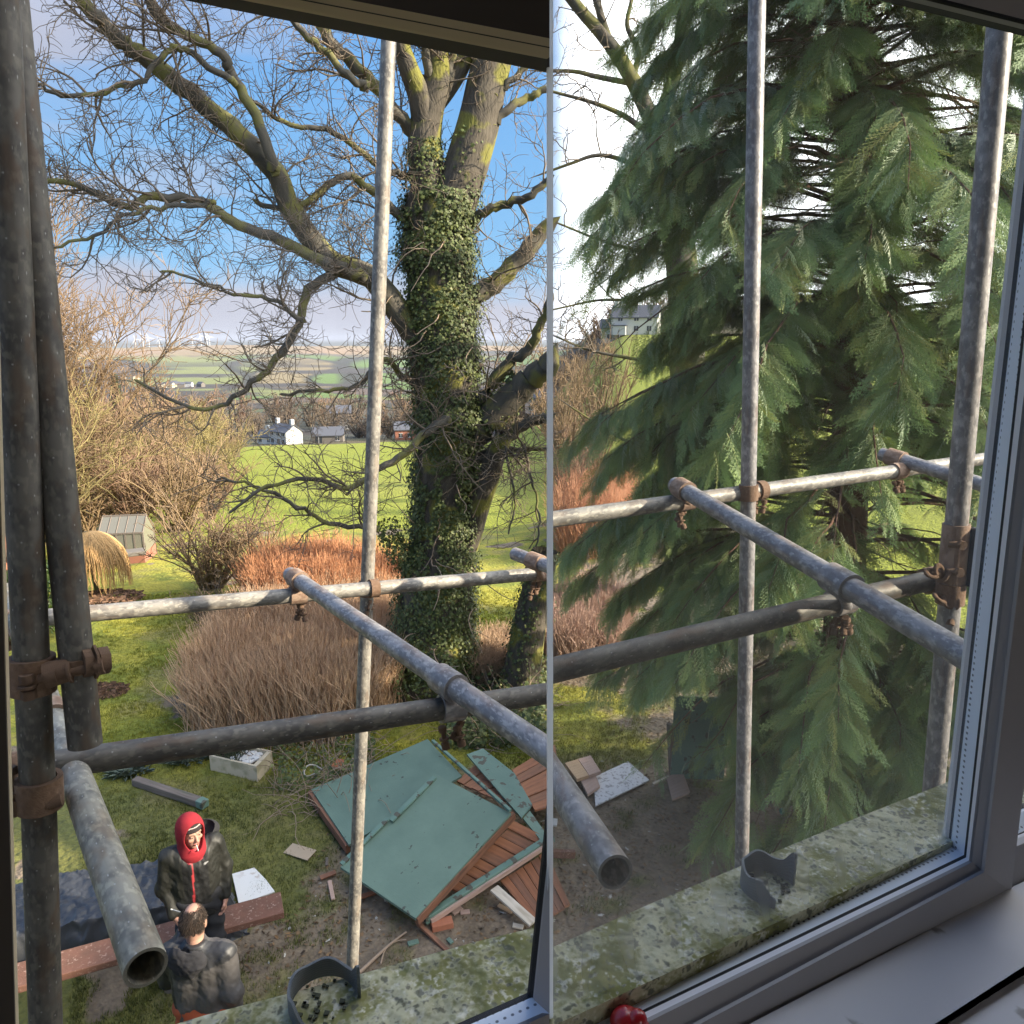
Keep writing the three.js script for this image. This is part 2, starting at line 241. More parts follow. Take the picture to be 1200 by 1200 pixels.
function groundCol(x, z) {
  const d = Math.hypot(x, z), az = azOf(x, z), n = fbm(x / 7 + 99, z / 7 + 99, 4);
  const scrub = mix3([0.11, 0.085, 0.045], [0.17, 0.13, 0.06], n);
  if (d < 230) return mix3(scrub, [0.10, 0.12, 0.035], sstep(0.45, 0.7, fbm(x / 3, z / 3, 3)) * 0.6);
  // far country: fields in cells, hedged and wooded
  const cs = lerp(60, 260, sstep(300, 4000, d)), gx = (x * 0.92 + z * 0.38) / (cs * 1.5), gz = (z * 0.92 - x * 0.38) / cs;
  const jx = gx + (vn(gx * 0.7, gz * 0.7, 0, 4) - 0.5) * 0.9, jz = gz + (vn(gx * 0.6 + 9, gz * 0.6, 0, 8) - 0.5) * 0.9, ci = Math.floor(jx), cj = Math.floor(jz), q = hash(ci, cj, 7);
  let c = q < 0.38 ? [0.15, 0.24, 0.05] : q < 0.55 ? [0.24, 0.26, 0.08] : q < 0.72 ? [0.30, 0.23, 0.11] : [0.14, 0.10, 0.075];
  const edge = Math.min(jx - ci, 1 - jx + ci, jz - cj, 1 - jz + cj);
  c = mix3([0.05, 0.05, 0.035], c, sstep(0.03, 0.10, edge));
  const wood = sstep(0.50, 0.60, fbm(x / 420 + 5, z / 300 + 5, 4)) * sstep(3600, 2200, d);
  c = mix3(c, [0.065, 0.055, 0.048], Math.max(wood, sstep(900, 330, d) * 0.9));
  const moor = sstep(3300, 4300, d + (n - 0.5) * 500); c = mix3(c, mix3([0.42, 0.25, 0.15], [0.30, 0.24, 0.11], fbm(x / 500, z / 500, 3)), moor);
  const dark = sstep(0.62, 0.66, fbm(x / 900 + 3, z / 700 + 1, 3)) * moor; c = mix3(c, [0.04, 0.05, 0.06], dark);
  return c;
}
{
  const A = []; for (let a = -180; a < -50; a += 6.5) A.push(a); for (let a = -50; a < 50; a += 0.35) A.push(a); for (let a = 50; a <= 180.01; a += 6.5) A.push(a);
  const R = [0]; for (let r = 2; r < 24; r += 1.5) R.push(r); for (let r = 24; r < 260; r *= 1.06) R.push(r); for (let r = 270; r < 6600; r *= 1.03) R.push(r); R.push(7500, 9000);
  const g = new GB();
  for (const r of R) for (const a of A) { const x = r * Math.sin(a * D2), z = -r * Math.cos(a * D2), y = groundY(x, z), c = groundCol(x, z); g.col = { r: c[0], g: c[1], b: c[2] }; g.v(x, y - 0.012 - (r > 13 && r < 210 ? 0.04 : 0), z, 0, 1, 0, x / 3, z / 3); }
  for (let i = 0; i < R.length - 1; i++) for (let j = 0; j < A.length - 1; j++) { const a = i * A.length + j, b = a + 1, c = a + A.length, d = c + 1; g.i.push(a, b, c, b, d, c); }
  const geo = g.geo(); geo.computeVertexNormals();
  struct('ground', geo, std({ vertexColors: true, roughness: 0.95, map: tex(512, 512, (u, v) => 0.72 + 0.5 * (fbm(u * 24, v * 24, 4, 24, 2) - 0.25)), bumpMap: tex(256, 256, (u, v) => fbm(u * 16, v * 16, 5, 16, 4), false), bumpScale: 0.15 }));

  // the bright pasture
  const f = new GB(), FA = [], FR = []; for (let a = -27; a <= 34; a += 0.6) FA.push(a); for (let r = 13.5; r < 198; r *= 1.045) FR.push(r); FR.push(198);
  for (const r of FR) for (const a of FA) { const x = r * Math.sin(a * D2), z = -r * Math.cos(a * D2), n = fbm(x / 9 + 20, z / 9 + 20, 4), m = fbm(x / 40, z / 40 + 8, 3); const c = mix3(mix3([0.27, 0.315, 0.018], [0.34, 0.365, 0.026], n), [0.36, 0.345, 0.06], sstep(0.5, 0.75, m) * 0.6); f.col = { r: c[0], g: c[1], b: c[2] }; f.v(x, groundY(x, z) + 0.0, z, 0, 1, 0, x / 2, z / 2); }
  for (let i = 0; i < FR.length - 1; i++) for (let j = 0; j < FA.length - 1; j++) { const a = i * FA.length + j, b = a + 1, c = a + FA.length, d = c + 1; f.i.push(a, b, c, b, d, c); }
  const fg = f.geo(); fg.computeVertexNormals();
  struct('field', fg, std({ vertexColors: true, roughness: 0.95, map: tex(512, 512, (u, v) => 0.70 + 0.55 * (fbm(u * 40, v * 40, 4, 40, 2) - 0.2)), bumpMap: tex(512, 512, (u, v) => fbm(u * 50, v * 50, 4, 50, 4), false), bumpScale: 0.06 }));
}
// the garden: moss, mud, leaf mould
const LX0 = -17, LX1 = 7, LZ0 = 1.2, LZ1 = 23;
function mudAt(x, f) {
  const n = fbm(x * 0.9 + 30, f * 0.9 + 30, 5, 0, 5), n2 = fbm(x * 3.1, f * 3.1, 4, 0, 9);
  let m = sstep(-2.9, -1.4, x + (n - 0.5) * 1.6) * sstep(9.6, 7.8, f) * 0.66;                 // trodden earth round the wreck
  m = Math.max(m, sstep(0.62, 0.74, n) * 0.7);
  m = Math.max(m, sstep(1.6, 0.4, Math.hypot((x + 4.1) / 1.3, (f - 10.3) / 0.6)) * 0.75);      // bare patch on the lawn
  m = Math.max(m, sstep(0.4, 2.2, x) * sstep(3.6, 4.2, f) * 0.62);
  return clamp(m + (n2 - 0.5) * 0.75 * (0.35 + m));
}
{
  const W = 2048, t = tex(W, W, (u, v) => {
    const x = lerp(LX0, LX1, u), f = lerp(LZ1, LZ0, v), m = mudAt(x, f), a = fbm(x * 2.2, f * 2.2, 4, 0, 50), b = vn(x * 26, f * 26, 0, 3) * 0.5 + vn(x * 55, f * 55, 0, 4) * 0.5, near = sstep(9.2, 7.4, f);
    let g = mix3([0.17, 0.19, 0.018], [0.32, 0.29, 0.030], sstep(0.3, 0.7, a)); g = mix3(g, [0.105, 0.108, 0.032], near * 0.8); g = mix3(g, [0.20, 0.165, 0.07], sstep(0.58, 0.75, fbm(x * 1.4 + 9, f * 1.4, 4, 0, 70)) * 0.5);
    let d = mix3([0.12, 0.088, 0.055], [0.26, 0.20, 0.135], fbm(x * 4, f * 4, 4, 0, 22));
    const c = mix3(g, d, sstep(0.32, 0.62, m)), k = 0.62 + 0.76 * b; return [c[0] * k, c[1] * k, c[2] * k];
  });
  t.wrapS = t.wrapT = THREE.ClampToEdgeWrapping;
  const NX = 120, NZ = 110, g = new GB();
  for (let j = 0; j <= NZ; j++) for (let i = 0; i <= NX; i++) { const u = i / NX, v = j / NZ, x = lerp(LX0, LX1, u), f = lerp(LZ1, LZ0, v); g.v(x, groundY(x, -f) + 0.012 + (fbm(x * 1.6, f * 1.6, 3) - 0.5) * 0.05 * sstep(0, 2, f - 1), -f, 0, 1, 0, u, v); }
  for (let j = 0; j < NZ; j++) for (let i = 0; i < NX; i++) { const a = j * (NX + 1) + i, b = a + 1, c = a + NX + 1, d = c + 1; g.i.push(a, c, b, b, c, d); }
  const geo = g.geo(); geo.computeVertexNormals();
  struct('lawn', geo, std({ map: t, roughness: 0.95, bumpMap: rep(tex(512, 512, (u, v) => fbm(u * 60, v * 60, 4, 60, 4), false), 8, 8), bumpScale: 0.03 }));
}
const lawnY = (x, z) => groundY(x, z) + 0.012;
{ // grass blades, fallen leaves and twigs too many to count
  const r = rng(5), blade = new GB();
  for (let k = 0; k < 6; k++) { const a = r() * 6.28, l = 0.022 + r() * 0.03, w = 0.0035, o = V((r() - 0.5) * 0.04, 0, (r() - 0.5) * 0.04), s = V(Math.cos(a) * w, 0, Math.sin(a) * w), t = V((r() - 0.5) * 0.03, l, (r() - 0.5) * 0.03).add(o); const i0 = blade.p.length / 3; for (const p of [o.clone().sub(s), o.clone().add(s), t]) blade.v(p.x, p.y, p.z, 0, 1, 0, 0, 0); blade.i.push(i0, i0 + 1, i0 + 2); }
  const ms = [], cs = [], lm = [], lc = [], q = new THREE.Quaternion(), e = new THREE.Euler();
  for (let k = 0; k < 90000; k++) {
    const f = 3.4 + Math.pow(r(), 1.3) * 12, x = lerp(-0.52 * f - 1.0, 0.42 * f, r()); if (mudAt(x, f) > 0.42 + r() * 0.2) continue;
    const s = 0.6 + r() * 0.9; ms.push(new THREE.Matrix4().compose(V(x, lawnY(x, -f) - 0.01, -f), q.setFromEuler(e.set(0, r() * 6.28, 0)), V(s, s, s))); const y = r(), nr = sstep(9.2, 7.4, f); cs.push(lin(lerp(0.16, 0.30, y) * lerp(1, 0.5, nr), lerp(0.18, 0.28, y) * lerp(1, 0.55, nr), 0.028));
  }
  const gr = new THREE.Group(); gr.name = 'grass'; gr.userData = { kind: 'stuff', label: 'short mossy grass and weeds over the garden lawn', category: 'grass' }; scene.add(gr);
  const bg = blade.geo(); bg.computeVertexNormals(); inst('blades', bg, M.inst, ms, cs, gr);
  const leaf = new GB(); leaf.quad(V(-0.02, 0, -0.012), V(0.02, 0.006, -0.01), V(0.024, 0.004, 0.012), V(-0.018, 0.01, 0.012)); leaf.quad(V(-0.04, 0.004, 0), V(0.03, 0.004, 0.004), V(0.03, 0.008, 0.006), V(-0.04, 0.008, 0.003));
  for (let k = 0; k < 15000; k++) {
    const f = 3.4 + r() * 8, x = lerp(-0.5 * f, 0.6 * f, r()), m = mudAt(x, f); if (m < 0.25 + r() * 0.45) continue;
    const s = 0.3 + r() * 0.75; lm.push(new THREE.Matrix4().compose(V(x, lawnY(x, -f) + 0.005, -f), q.setFromEuler(e.set((r() - 0.5) * 0.9, r() * 6.28, (r() - 0.5) * 0.9)), V(s, s, s * (0.5 + r())))); const y = r(); lc.push(y < 0.06 ? lin(0.5, 0.48, 0.42) : lin(lerp(0.08, 0.26, y), lerp(0.055, 0.16, y), lerp(0.035, 0.08, y)));
  }
  const lt = new THREE.Group(); lt.name = 'leaf_litter'; lt.userData = { kind: 'stuff', label: 'brown fallen leaves and bits strewn over the bare earth', category: 'leaves' }; scene.add(lt);
  inst('litter', leaf.geo(), M.inst, lm, lc, lt);
}

// ------------------------------------------------------------------ branches
function perp(d, r) { const a = V(r() - 0.5, r() - 0.5, r() - 0.5); a.addScaledVector(d, -a.dot(d)); return a.normalize(); }
// a crooked twig: returns its points
function crook(p, d, len, n, wig, r, lift = 0) {
  const P = [p.clone()], q = p.clone(), dir = d.clone(), st = len / n; let bend = perp(dir, r);
  for (let k = 0; k < n; k++) { if (r() < 0.6) bend = perp(dir, r); dir.addScaledVector(bend, wig * (0.4 + r())); dir.y += lift; dir.normalize(); q.addScaledVector(dir, st * (0.7 + 0.6 * r())); P.push(q.clone()); }
  return P;
}
const taper = (a, b, n) => Array.from({ length: n + 1 }, (_, i) => lerp(a, b, i / n));
// side growth along a line of points: branches, their twigs and the twigs' twigs, all into one builder
function grow(gb, pts, o, r) {
  let tot = 0; for (let i = 1; i < pts.length; i++) tot += pts[i].distanceTo(pts[i - 1]);
  const n = Math.round(tot * o.per);
  for (let k = 0; k < n; k++) {
    const t = lerp(o.from ?? 0.1, 1, r()), f = t * (pts.length - 1), i = Math.min(pts.length - 2, Math.floor(f)), p = pts[i].clone().lerp(pts[i + 1], f - i), ax = V(0, 0, 0).subVectors(pts[i + 1], pts[i]).normalize();
    const d = ax.clone().multiplyScalar(o.fwd ?? 0.5).addScaledVector(perp(ax, r), 1); d.y += o.lift ?? 0.1; if (o.bias) d.add(o.bias); d.normalize();
    const len = lerp(o.len[0], o.len[1], Math.pow(r(), 1.4)) * lerp(1, 0.55, t), segs = o.segs ?? 5, P = crook(p, d, len, segs, o.wig ?? 0.35, r, o.curve ?? 0.02), r0 = (o.rad[0]) * lerp(0.7, 1, len / o.len[1]);
    if (o.keep && !o.keep(P[P.length - 1])) continue;
    gb.tube(P, taper(r0, o.rad[1], segs), o.sides ?? 3);
    if (o.next) grow(gb, P, o.next, r);
  }
}

// ------------------------------------------------------------------ the ivied sycamore
const TF = 10.8;
{
  const r = rng(77), tree = thing('bare_tree', 'huge bare tree with ivy-clad trunk and mossy limbs behind the garden hedge', 'tree', atY(508, 803, 0).setY(0));
  const O = tree.position.clone(), loc = (p) => p.clone().sub(O);
  const trunkPx = [[505, 812, 118], [508, 760, 100], [511, 700, 92], [517, 640, 76], [520, 580, 72], [525, 510, 78], [521, 430, 82], [516, 350, 84], [512, 280, 84], [515, 225, 80]];
  const line = (px, f0, f1) => px.map((q, i) => atF(q[0], q[1], lerp(f0, f1, i / (px.length - 1))));
  const tp = trunkPx.map((q) => atF(q[0], q[1], TF)), tr = trunkPx.map((q, i) => q[2] / 2 * 0.92 * toPx(tp[i])[2] / FOCAL);
  const gb = new GB(), [tP, tR] = sway(tp.map(loc), tr, 40);
  const TR2 = tR.map((x, i) => x * (1 + 0.06 * Math.sin(i * 1.7) + 0.05 * (r() - 0.5)));
  gb.tube(tP, TR2, 18);
  const stems = [  // thick stems and the buttress: px polyline, radii px from/to, forward distance from/to
    [[[506, 245], [500, 200], [498, 160], [503, 125], [512, 98], [512, 60], [508, 0]], 19, 10, TF, TF],
    [[[500, 165], [490, 110], [478, 78], [466, 40], [455, -20]], 12, 6, TF, TF - 0.6],
    [[[503, 128], [522, 105], [540, 78], [556, 40], [570, -30]], 11, 6, TF, TF + 0.5],
    [[[532, 240], [548, 190], [562, 140], [570, 100], [580, 60], [596, -20]], 22, 17, TF, TF + 0.3],
    [[[545, 640], [560, 590], [572, 560], [580, 535], [592, 508]], 15, 9, TF, TF - 0.3],
  ];
  for (const [px, a, b, f0, f1] of stems) { const [P, R] = sway(line(px, f0, f1).map(loc), [a * 12.2 / FOCAL, b * 12.2 / FOCAL], 16); gb.tube(P, R, 11); }
  mesh('trunk', gb.geo(), M.bark, tree);
  const tw3 = { per: 15, len: [0.12, 0.55], rad: [0.0045, 0.0026], segs: 5, wig: 0.42, fwd: 0.6, lift: 0.12, sides: 3 };
  const tw2 = { per: 8, len: [0.3, 1.1], rad: [0.0085, 0.004], segs: 6, wig: 0.30, fwd: 0.6, lift: 0.08, sides: 3, next: tw3 };
  const inTrunk = (px) => { const [x, y] = px[0]; if (y < 236 || Math.abs(x - 518) > 62) return [[x + (x - px[1][0]) * 0.22, y + (y - px[1][1]) * 0.22], ...px]; return [[lerp(x, 517, 0.55), y + (px[0][1] - px[1][1]) * 0.25 + 6], ...px]; };
  const limbs = [ // px polyline, radius px start/end, forward start/end, branch density, longest branch, lean of the growth
    [[[480, 385], [438, 328], [389, 305], [347, 256], [325, 203], [264, 143], [200, 90], [150, 55], [121, 30], [80, -20]], 15, 5.5, TF, 8.8, 2.4, 1.6],
    [[[318, 190], [302, 137], [270, 88], [264, 66], [228, 44], [192, 27], [165, -15]], 6.5, 4.5, 9.6, 9.0, 2.0, 1.3],
    [[[266, 92], [225, 65], [205, 57], [185, 70], [165, 95], [135, 103], [65, 110], [40, 96]], 4.2, 2, 9.3, 8.6, 2.6, 1.0],
    [[[408, 318], [330, 283], [275, 261], [234, 236], [179, 231], [143, 242], [93, 217], [50, 214]], 7.5, 2.4, 10.1, 8.8, 3.2, 1.25],
    [[[240, 238], [190, 243], [150, 252], [110, 275], [62, 290]], 3.5, 1.6, 9.2, 8.8, 3.0, 0.9],
    [[[474, 143], [438, 99], [413, 74], [391, 52], [370, 20], [350, -30]], 8, 6, TF, 10.2, 1.6, 1.4],
    [[[425, 100], [411, 91], [372, 52], [347, 30], [320, -10]], 5, 3.5, 10.3, 9.8, 2.0, 1.2],
    [[[471, 252], [438, 225], [408, 206], [380, 222], [340, 244], [300, 236]], 6, 2.5, TF, 9.8, 3.2, 1.2],
    [[[470, 205], [441, 192], [389, 154], [340, 146], [300, 120]], 4.5, 2, TF, 10.0, 3.2, 1.2],
    [[[395, 320], [362, 340], [348, 385], [325, 420], [305, 440], [275, 467], [236, 481], [160, 446]], 6.5, 1.8, 10.1, 9.2, 2.4, 0.9],
    [[[350, 372], [320, 352], [280, 345], [235, 330], [190, 318]], 3, 1.4, 9.8, 9.2, 3.2, 0.9],
    [[[487, 452], [470, 440], [452, 420], [420, 452], [380, 458], [330, 462]], 4.5, 1.6, TF, 9.8, 2.6, 0.9],
    [[[523, 492], [499, 506], [474, 533], [446, 547], [411, 572], [375, 561], [320, 569], [270, 600]], 6, 1.5, 10.2, 8.8, 2.6, 0.95],
    [[[430, 618], [380, 610], [345, 592], [300, 570], [262, 560]], 3.5, 1.4, 9.9, 9.2, 2.4, 0.8],
    [[[560, 470], [595, 426], [620, 408], [637, 372], [645, 345]], 9, 4, TF, TF - 0.4, 2.2, 1.0],
    [[[566, 500], [600, 465], [620, 448], [644, 424]], 20, 13, TF, TF - 0.3, 1.2, 0.8],
    [[[574, 530], [606, 502], [628, 493], [644, 489]], 8, 5, TF, TF - 0.4, 2.6, 0.9],
    [[[582, 524], [610, 527], [644, 525]], 4, 2.5, TF, TF - 0.4, 3.0, 0.8],
    [[[552, 260], [581, 242], [617, 231], [644, 210]], 6, 4, TF, TF - 0.2, 2.6, 1.1],
    [[[560, 345], [590, 325], [618, 292], [644, 264]], 13, 9, TF, TF + 0.2, 1.8, 1.0],
    [[[578, 145], [600, 125], [622, 113], [645, 102]], 6, 4, TF, TF + 0.2, 2.4, 1.0],
    [[[582, 110], [605, 90], [638, 62]], 5, 3, TF, TF + 0.2, 2.4, 1.0],
    [[[592, 530], [600, 565], [603, 600], [596, 625]], 2.0, 1.0, TF - 0.5, TF - 0.9, 3.0, 0.6],
    [[[615, 528], [625, 570], [632, 610], [628, 640]], 2.0, 1.0, TF - 0.5, TF - 0.9, 3.0, 0.6],
    [[[505, 98], [498, 60], [490, 20], [480, -30]], 6, 4, TF, TF - 0.4, 2.0, 1.1],
    [[[520, 108], [528, 80], [532, 40], [536, -20]], 5, 4, TF, TF, 2.0, 1.0],
  ];
  for (const [px0, a, b, f0, f1, per, len] of limbs) {
    const px = inTrunk(px0);
    const W = line(px, f0, f1).map(loc), k = toPx(W[0].clone().add(O))[2] / FOCAL, n = px.length * 4, [P, R] = sway(W, [a * k, b * k], n);
    for (let i = 1; i < n; i++) { P[i].x += (r() - 0.5) * 0.05; P[i].y += (r() - 0.5) * 0.05; P[i].z += (r() - 0.5) * 0.06; }
    const round = (A, B, r) => A.clone().addScaledVector(V(0, 0, 0).subVectors(A, B).normalize(), r * 0.9), P2 = [round(P[0], P[1], R[0]), ...P, round(P[n], P[n - 1], R[n] * 2)], R2 = [0.004, ...R, 0.002]; const g = new GB(); g.tube(P2, R2, 8); const limb = mesh('limb', g.geo(), M.limb, tree);
    const t = new GB(); grow(t, P, { per: per * 2, len: [0.4, len * 1.2], rad: [0.018, 0.0065], segs: 7, wig: 0.24, fwd: 0.75, lift: 0.05, from: 0.12, sides: 4, next: tw2, keep: (p) => { const q = toPx(p.clone().add(O)); return q[0] < 638; } }, r);
    const m = mesh('twigs', t.geo(), M.twig, limb); m.userData.kind = 'stuff';
  }
  // ivy: five-pointed leaves all over the trunk
  const lf = new GB(), pts = [[0, 0.5], [0.16, 0.2], [0.48, 0.12], [0.24, -0.12], [0.3, -0.42], [0, -0.3], [-0.3, -0.42], [-0.24, -0.12], [-0.48, 0.12], [-0.16, 0.2]];
  lf.v(0, 0, 0.06, 0, 0, 1, 0.5, 0.5); for (const [x, y] of pts) lf.v(x, y, -0.03, x * 0.3, y * 0.3, 1, x + 0.5, y + 0.5); for (let i = 0; i < 10; i++) lf.i.push(0, 1 + (i + 1) % 10, 1 + i);
  const ms = [], cs = [], q = new THREE.Quaternion(), e = new THREE.Euler(), Z = V(0, 0, 1);
  const put = (p, n, s) => { q.setFromUnitVectors(Z, n).multiply(new THREE.Quaternion().setFromEuler(e.set(0, 0, r() * 6.28))); ms.push(new THREE.Matrix4().compose(p, q, V(s, s, s))); const y = r(); cs.push(y < 0.10 ? lin(0.17, 0.18, 0.06) : lin(lerp(0.045, 0.115, y), lerp(0.065, 0.145, y), lerp(0.018, 0.034, y))); };
  const cover = (P, R, n, dens, out) => { for (let k = 0; k < n; k++) { const f = r() * (P.length - 1), i = Math.min(P.length - 2, Math.floor(f)), a = r() * 6.28; if (!dens(f / (P.length - 1), a)) continue; const ax = V(0, 0, 0).subVectors(P[i + 1], P[i]).normalize(), u = V(0, 0, 0).crossVectors(ax, V(0, 0, 1)).normalize(), w = V(0, 0, 0).crossVectors(ax, u), nn = u.multiplyScalar(Math.cos(a)).addScaledVector(w, Math.sin(a)), rad = lerp(R[i], R[i + 1], f - i) + 0.01 + r() * r() * out; const p = P[i].clone().lerp(P[i + 1], f - i).addScaledVector(nn, rad); nn.y += 0.35; nn.x += (r() - 0.5) * 1.1; nn.y += (r() - 0.5) * 1.1; nn.z += (r() - 0.5) * 1.1; put(p, nn.normalize(), 0.032 + r() * r() * 0.05); } };
  cover(tP, TR2, 46000, (t, a) => fbm(t * 11 + 3, a * 1.3 + 9, 4) > 0.33 + 0.12 * sstep(0.6, 0.75, t) * (Math.cos(a) < -0.55 ? 1 : 0) + 0.16 * sstep(0.93, 1, t), 0.19);
  const extra = (px, f0, f1, rad, n) => { const [P, R] = sway(line(px, f0, f1).map(loc), rad, 10); cover(P, R, n, () => true, 0.14); };
  extra([[545, 250], [540, 215], [552, 180], [548, 150]], TF, TF, [0.25, 0.1], 1100);
  extra([[500, 225], [499, 190], [497, 165]], TF, TF, [0.28, 0.2], 900);
  extra([[566, 500], [590, 470], [612, 445]], TF, TF, [0.22, 0.18], 1700);
  extra([[492, 700], [478, 660], [462, 640], [452, 612]], TF - 0.2, TF - 0.3, [0.10, 0.13], 1300);
  extra([[470, 800], [500, 785], [540, 780]], TF - 0.5, TF - 0.5, [0.4, 0.3], 900);
  inst('ivy', lf.geo(), M.ivy, ms, cs, tree);
  // hanging vine stems on the trunk
  const vine = new GB(); for (let k = 0; k < 46; k++) { const i = Math.floor(2 + r() * 34), a = r() * 6.28, p = tP[i].clone().add(V(Math.cos(a) * TR2[i] * 1.08, 0, Math.abs(Math.sin(a)) * TR2[i] * 1.08)); const P = crook(p, V(Math.cos(a) * 0.5 + (r() - 0.5), r() - 0.6, 0.6).normalize(), 0.4 + r() * 0.8, 9, 0.35, r, -0.02); vine.tube(P, taper(0.011, 0.004, 9), 4); }
  mesh('vine', vine.geo(), M.deadTwig, tree).userData.kind = 'stuff';

  // the second ivied trunk, cut by the window bar
  const t2 = thing('ivied_stump', 'leaning ivy-covered tree trunk at the back of the garden right of the huge tree', 'tree', atY(612, 812, 0).setY(0)), O2 = t2.position.clone();
  const p2 = [[608, 812], [616, 760], [624, 715], [633, 675], [639, 645]].map((c) => atF(c[0], c[1], 10.4).sub(O2)), [P2, R2] = sway(p2, [0.30, 0.24, 0.19], 14), g2 = new GB(); g2.tube(P2, R2, 12);
  mesh('trunk', g2.geo(), M.bark, t2); ms.length = cs.length = 0; cover(P2, R2, 1700, (t, a) => fbm(t * 6, a * 2, 3) + (Math.cos(a) < 0 ? 0.15 : -0.05) > 0.45, 0.1); inst('ivy', lf.geo(), M.ivy, ms, cs, t2);

  // ivy and brambles on the ground by the wreck
  ms.length = cs.length = 0;
  for (let k = 0; k < 9000; k++) { const x = lerp(525, 645, r()), y = lerp(772, 880, r()), hgt = r() * r() * 0.55; if (fbm(x / 16, y / 16, 3) < 0.40) continue; const b = atY(x, y, 0); if (b.z < -11.5) continue; const n = V((r() - 0.5) * 1.4, 1, (r() - 0.2) * 1.4).normalize(); put(b.setY(hgt), n, 0.04 + r() * 0.05); }
  for (let k = 0; k < 2600; k++) { const x = lerp(320, 440, r()), y = lerp(845, 930, r()), hgt = r() * r() * 0.35; if (fbm(x / 14 + 7, y / 14, 3) < 0.46) continue; put(atY(x, y, 0).setY(hgt), V((r() - 0.5) * 1.4, 1, (r() - 0.2) * 1.4).normalize(), 0.03 + r() * 0.035); }
  const ug = new GB(); for (let k = 0; k < 420; k++) { const left = r() < 0.5, p = left ? atY(lerp(320, 440, r()), lerp(850, 960, r()), 0) : atY(lerp(530, 640, r()), lerp(780, 880, r()), 0); const P = crook(p.setY(0.02), V(r() - 0.5, 0.4, r() - 0.5).normalize(), 0.3 + r() * 0.7, 6, 0.4, r, -0.12); for (const c of P) c.y = Math.max(0.015, c.y); ug.tube(P, taper(0.006, 0.003, 6), 3); }
  const gr = new THREE.Group(); gr.name = 'undergrowth'; gr.userData = { kind: 'stuff', label: 'ivy and bramble undergrowth around the broken shed', category: 'undergrowth' }; scene.add(gr);
  inst('ivy_leaves', lf.geo(), M.ivy, ms, cs, gr); mesh('bramble_stems', ug.geo(), M.deadTwig, gr).userData.kind = 'stuff';
}

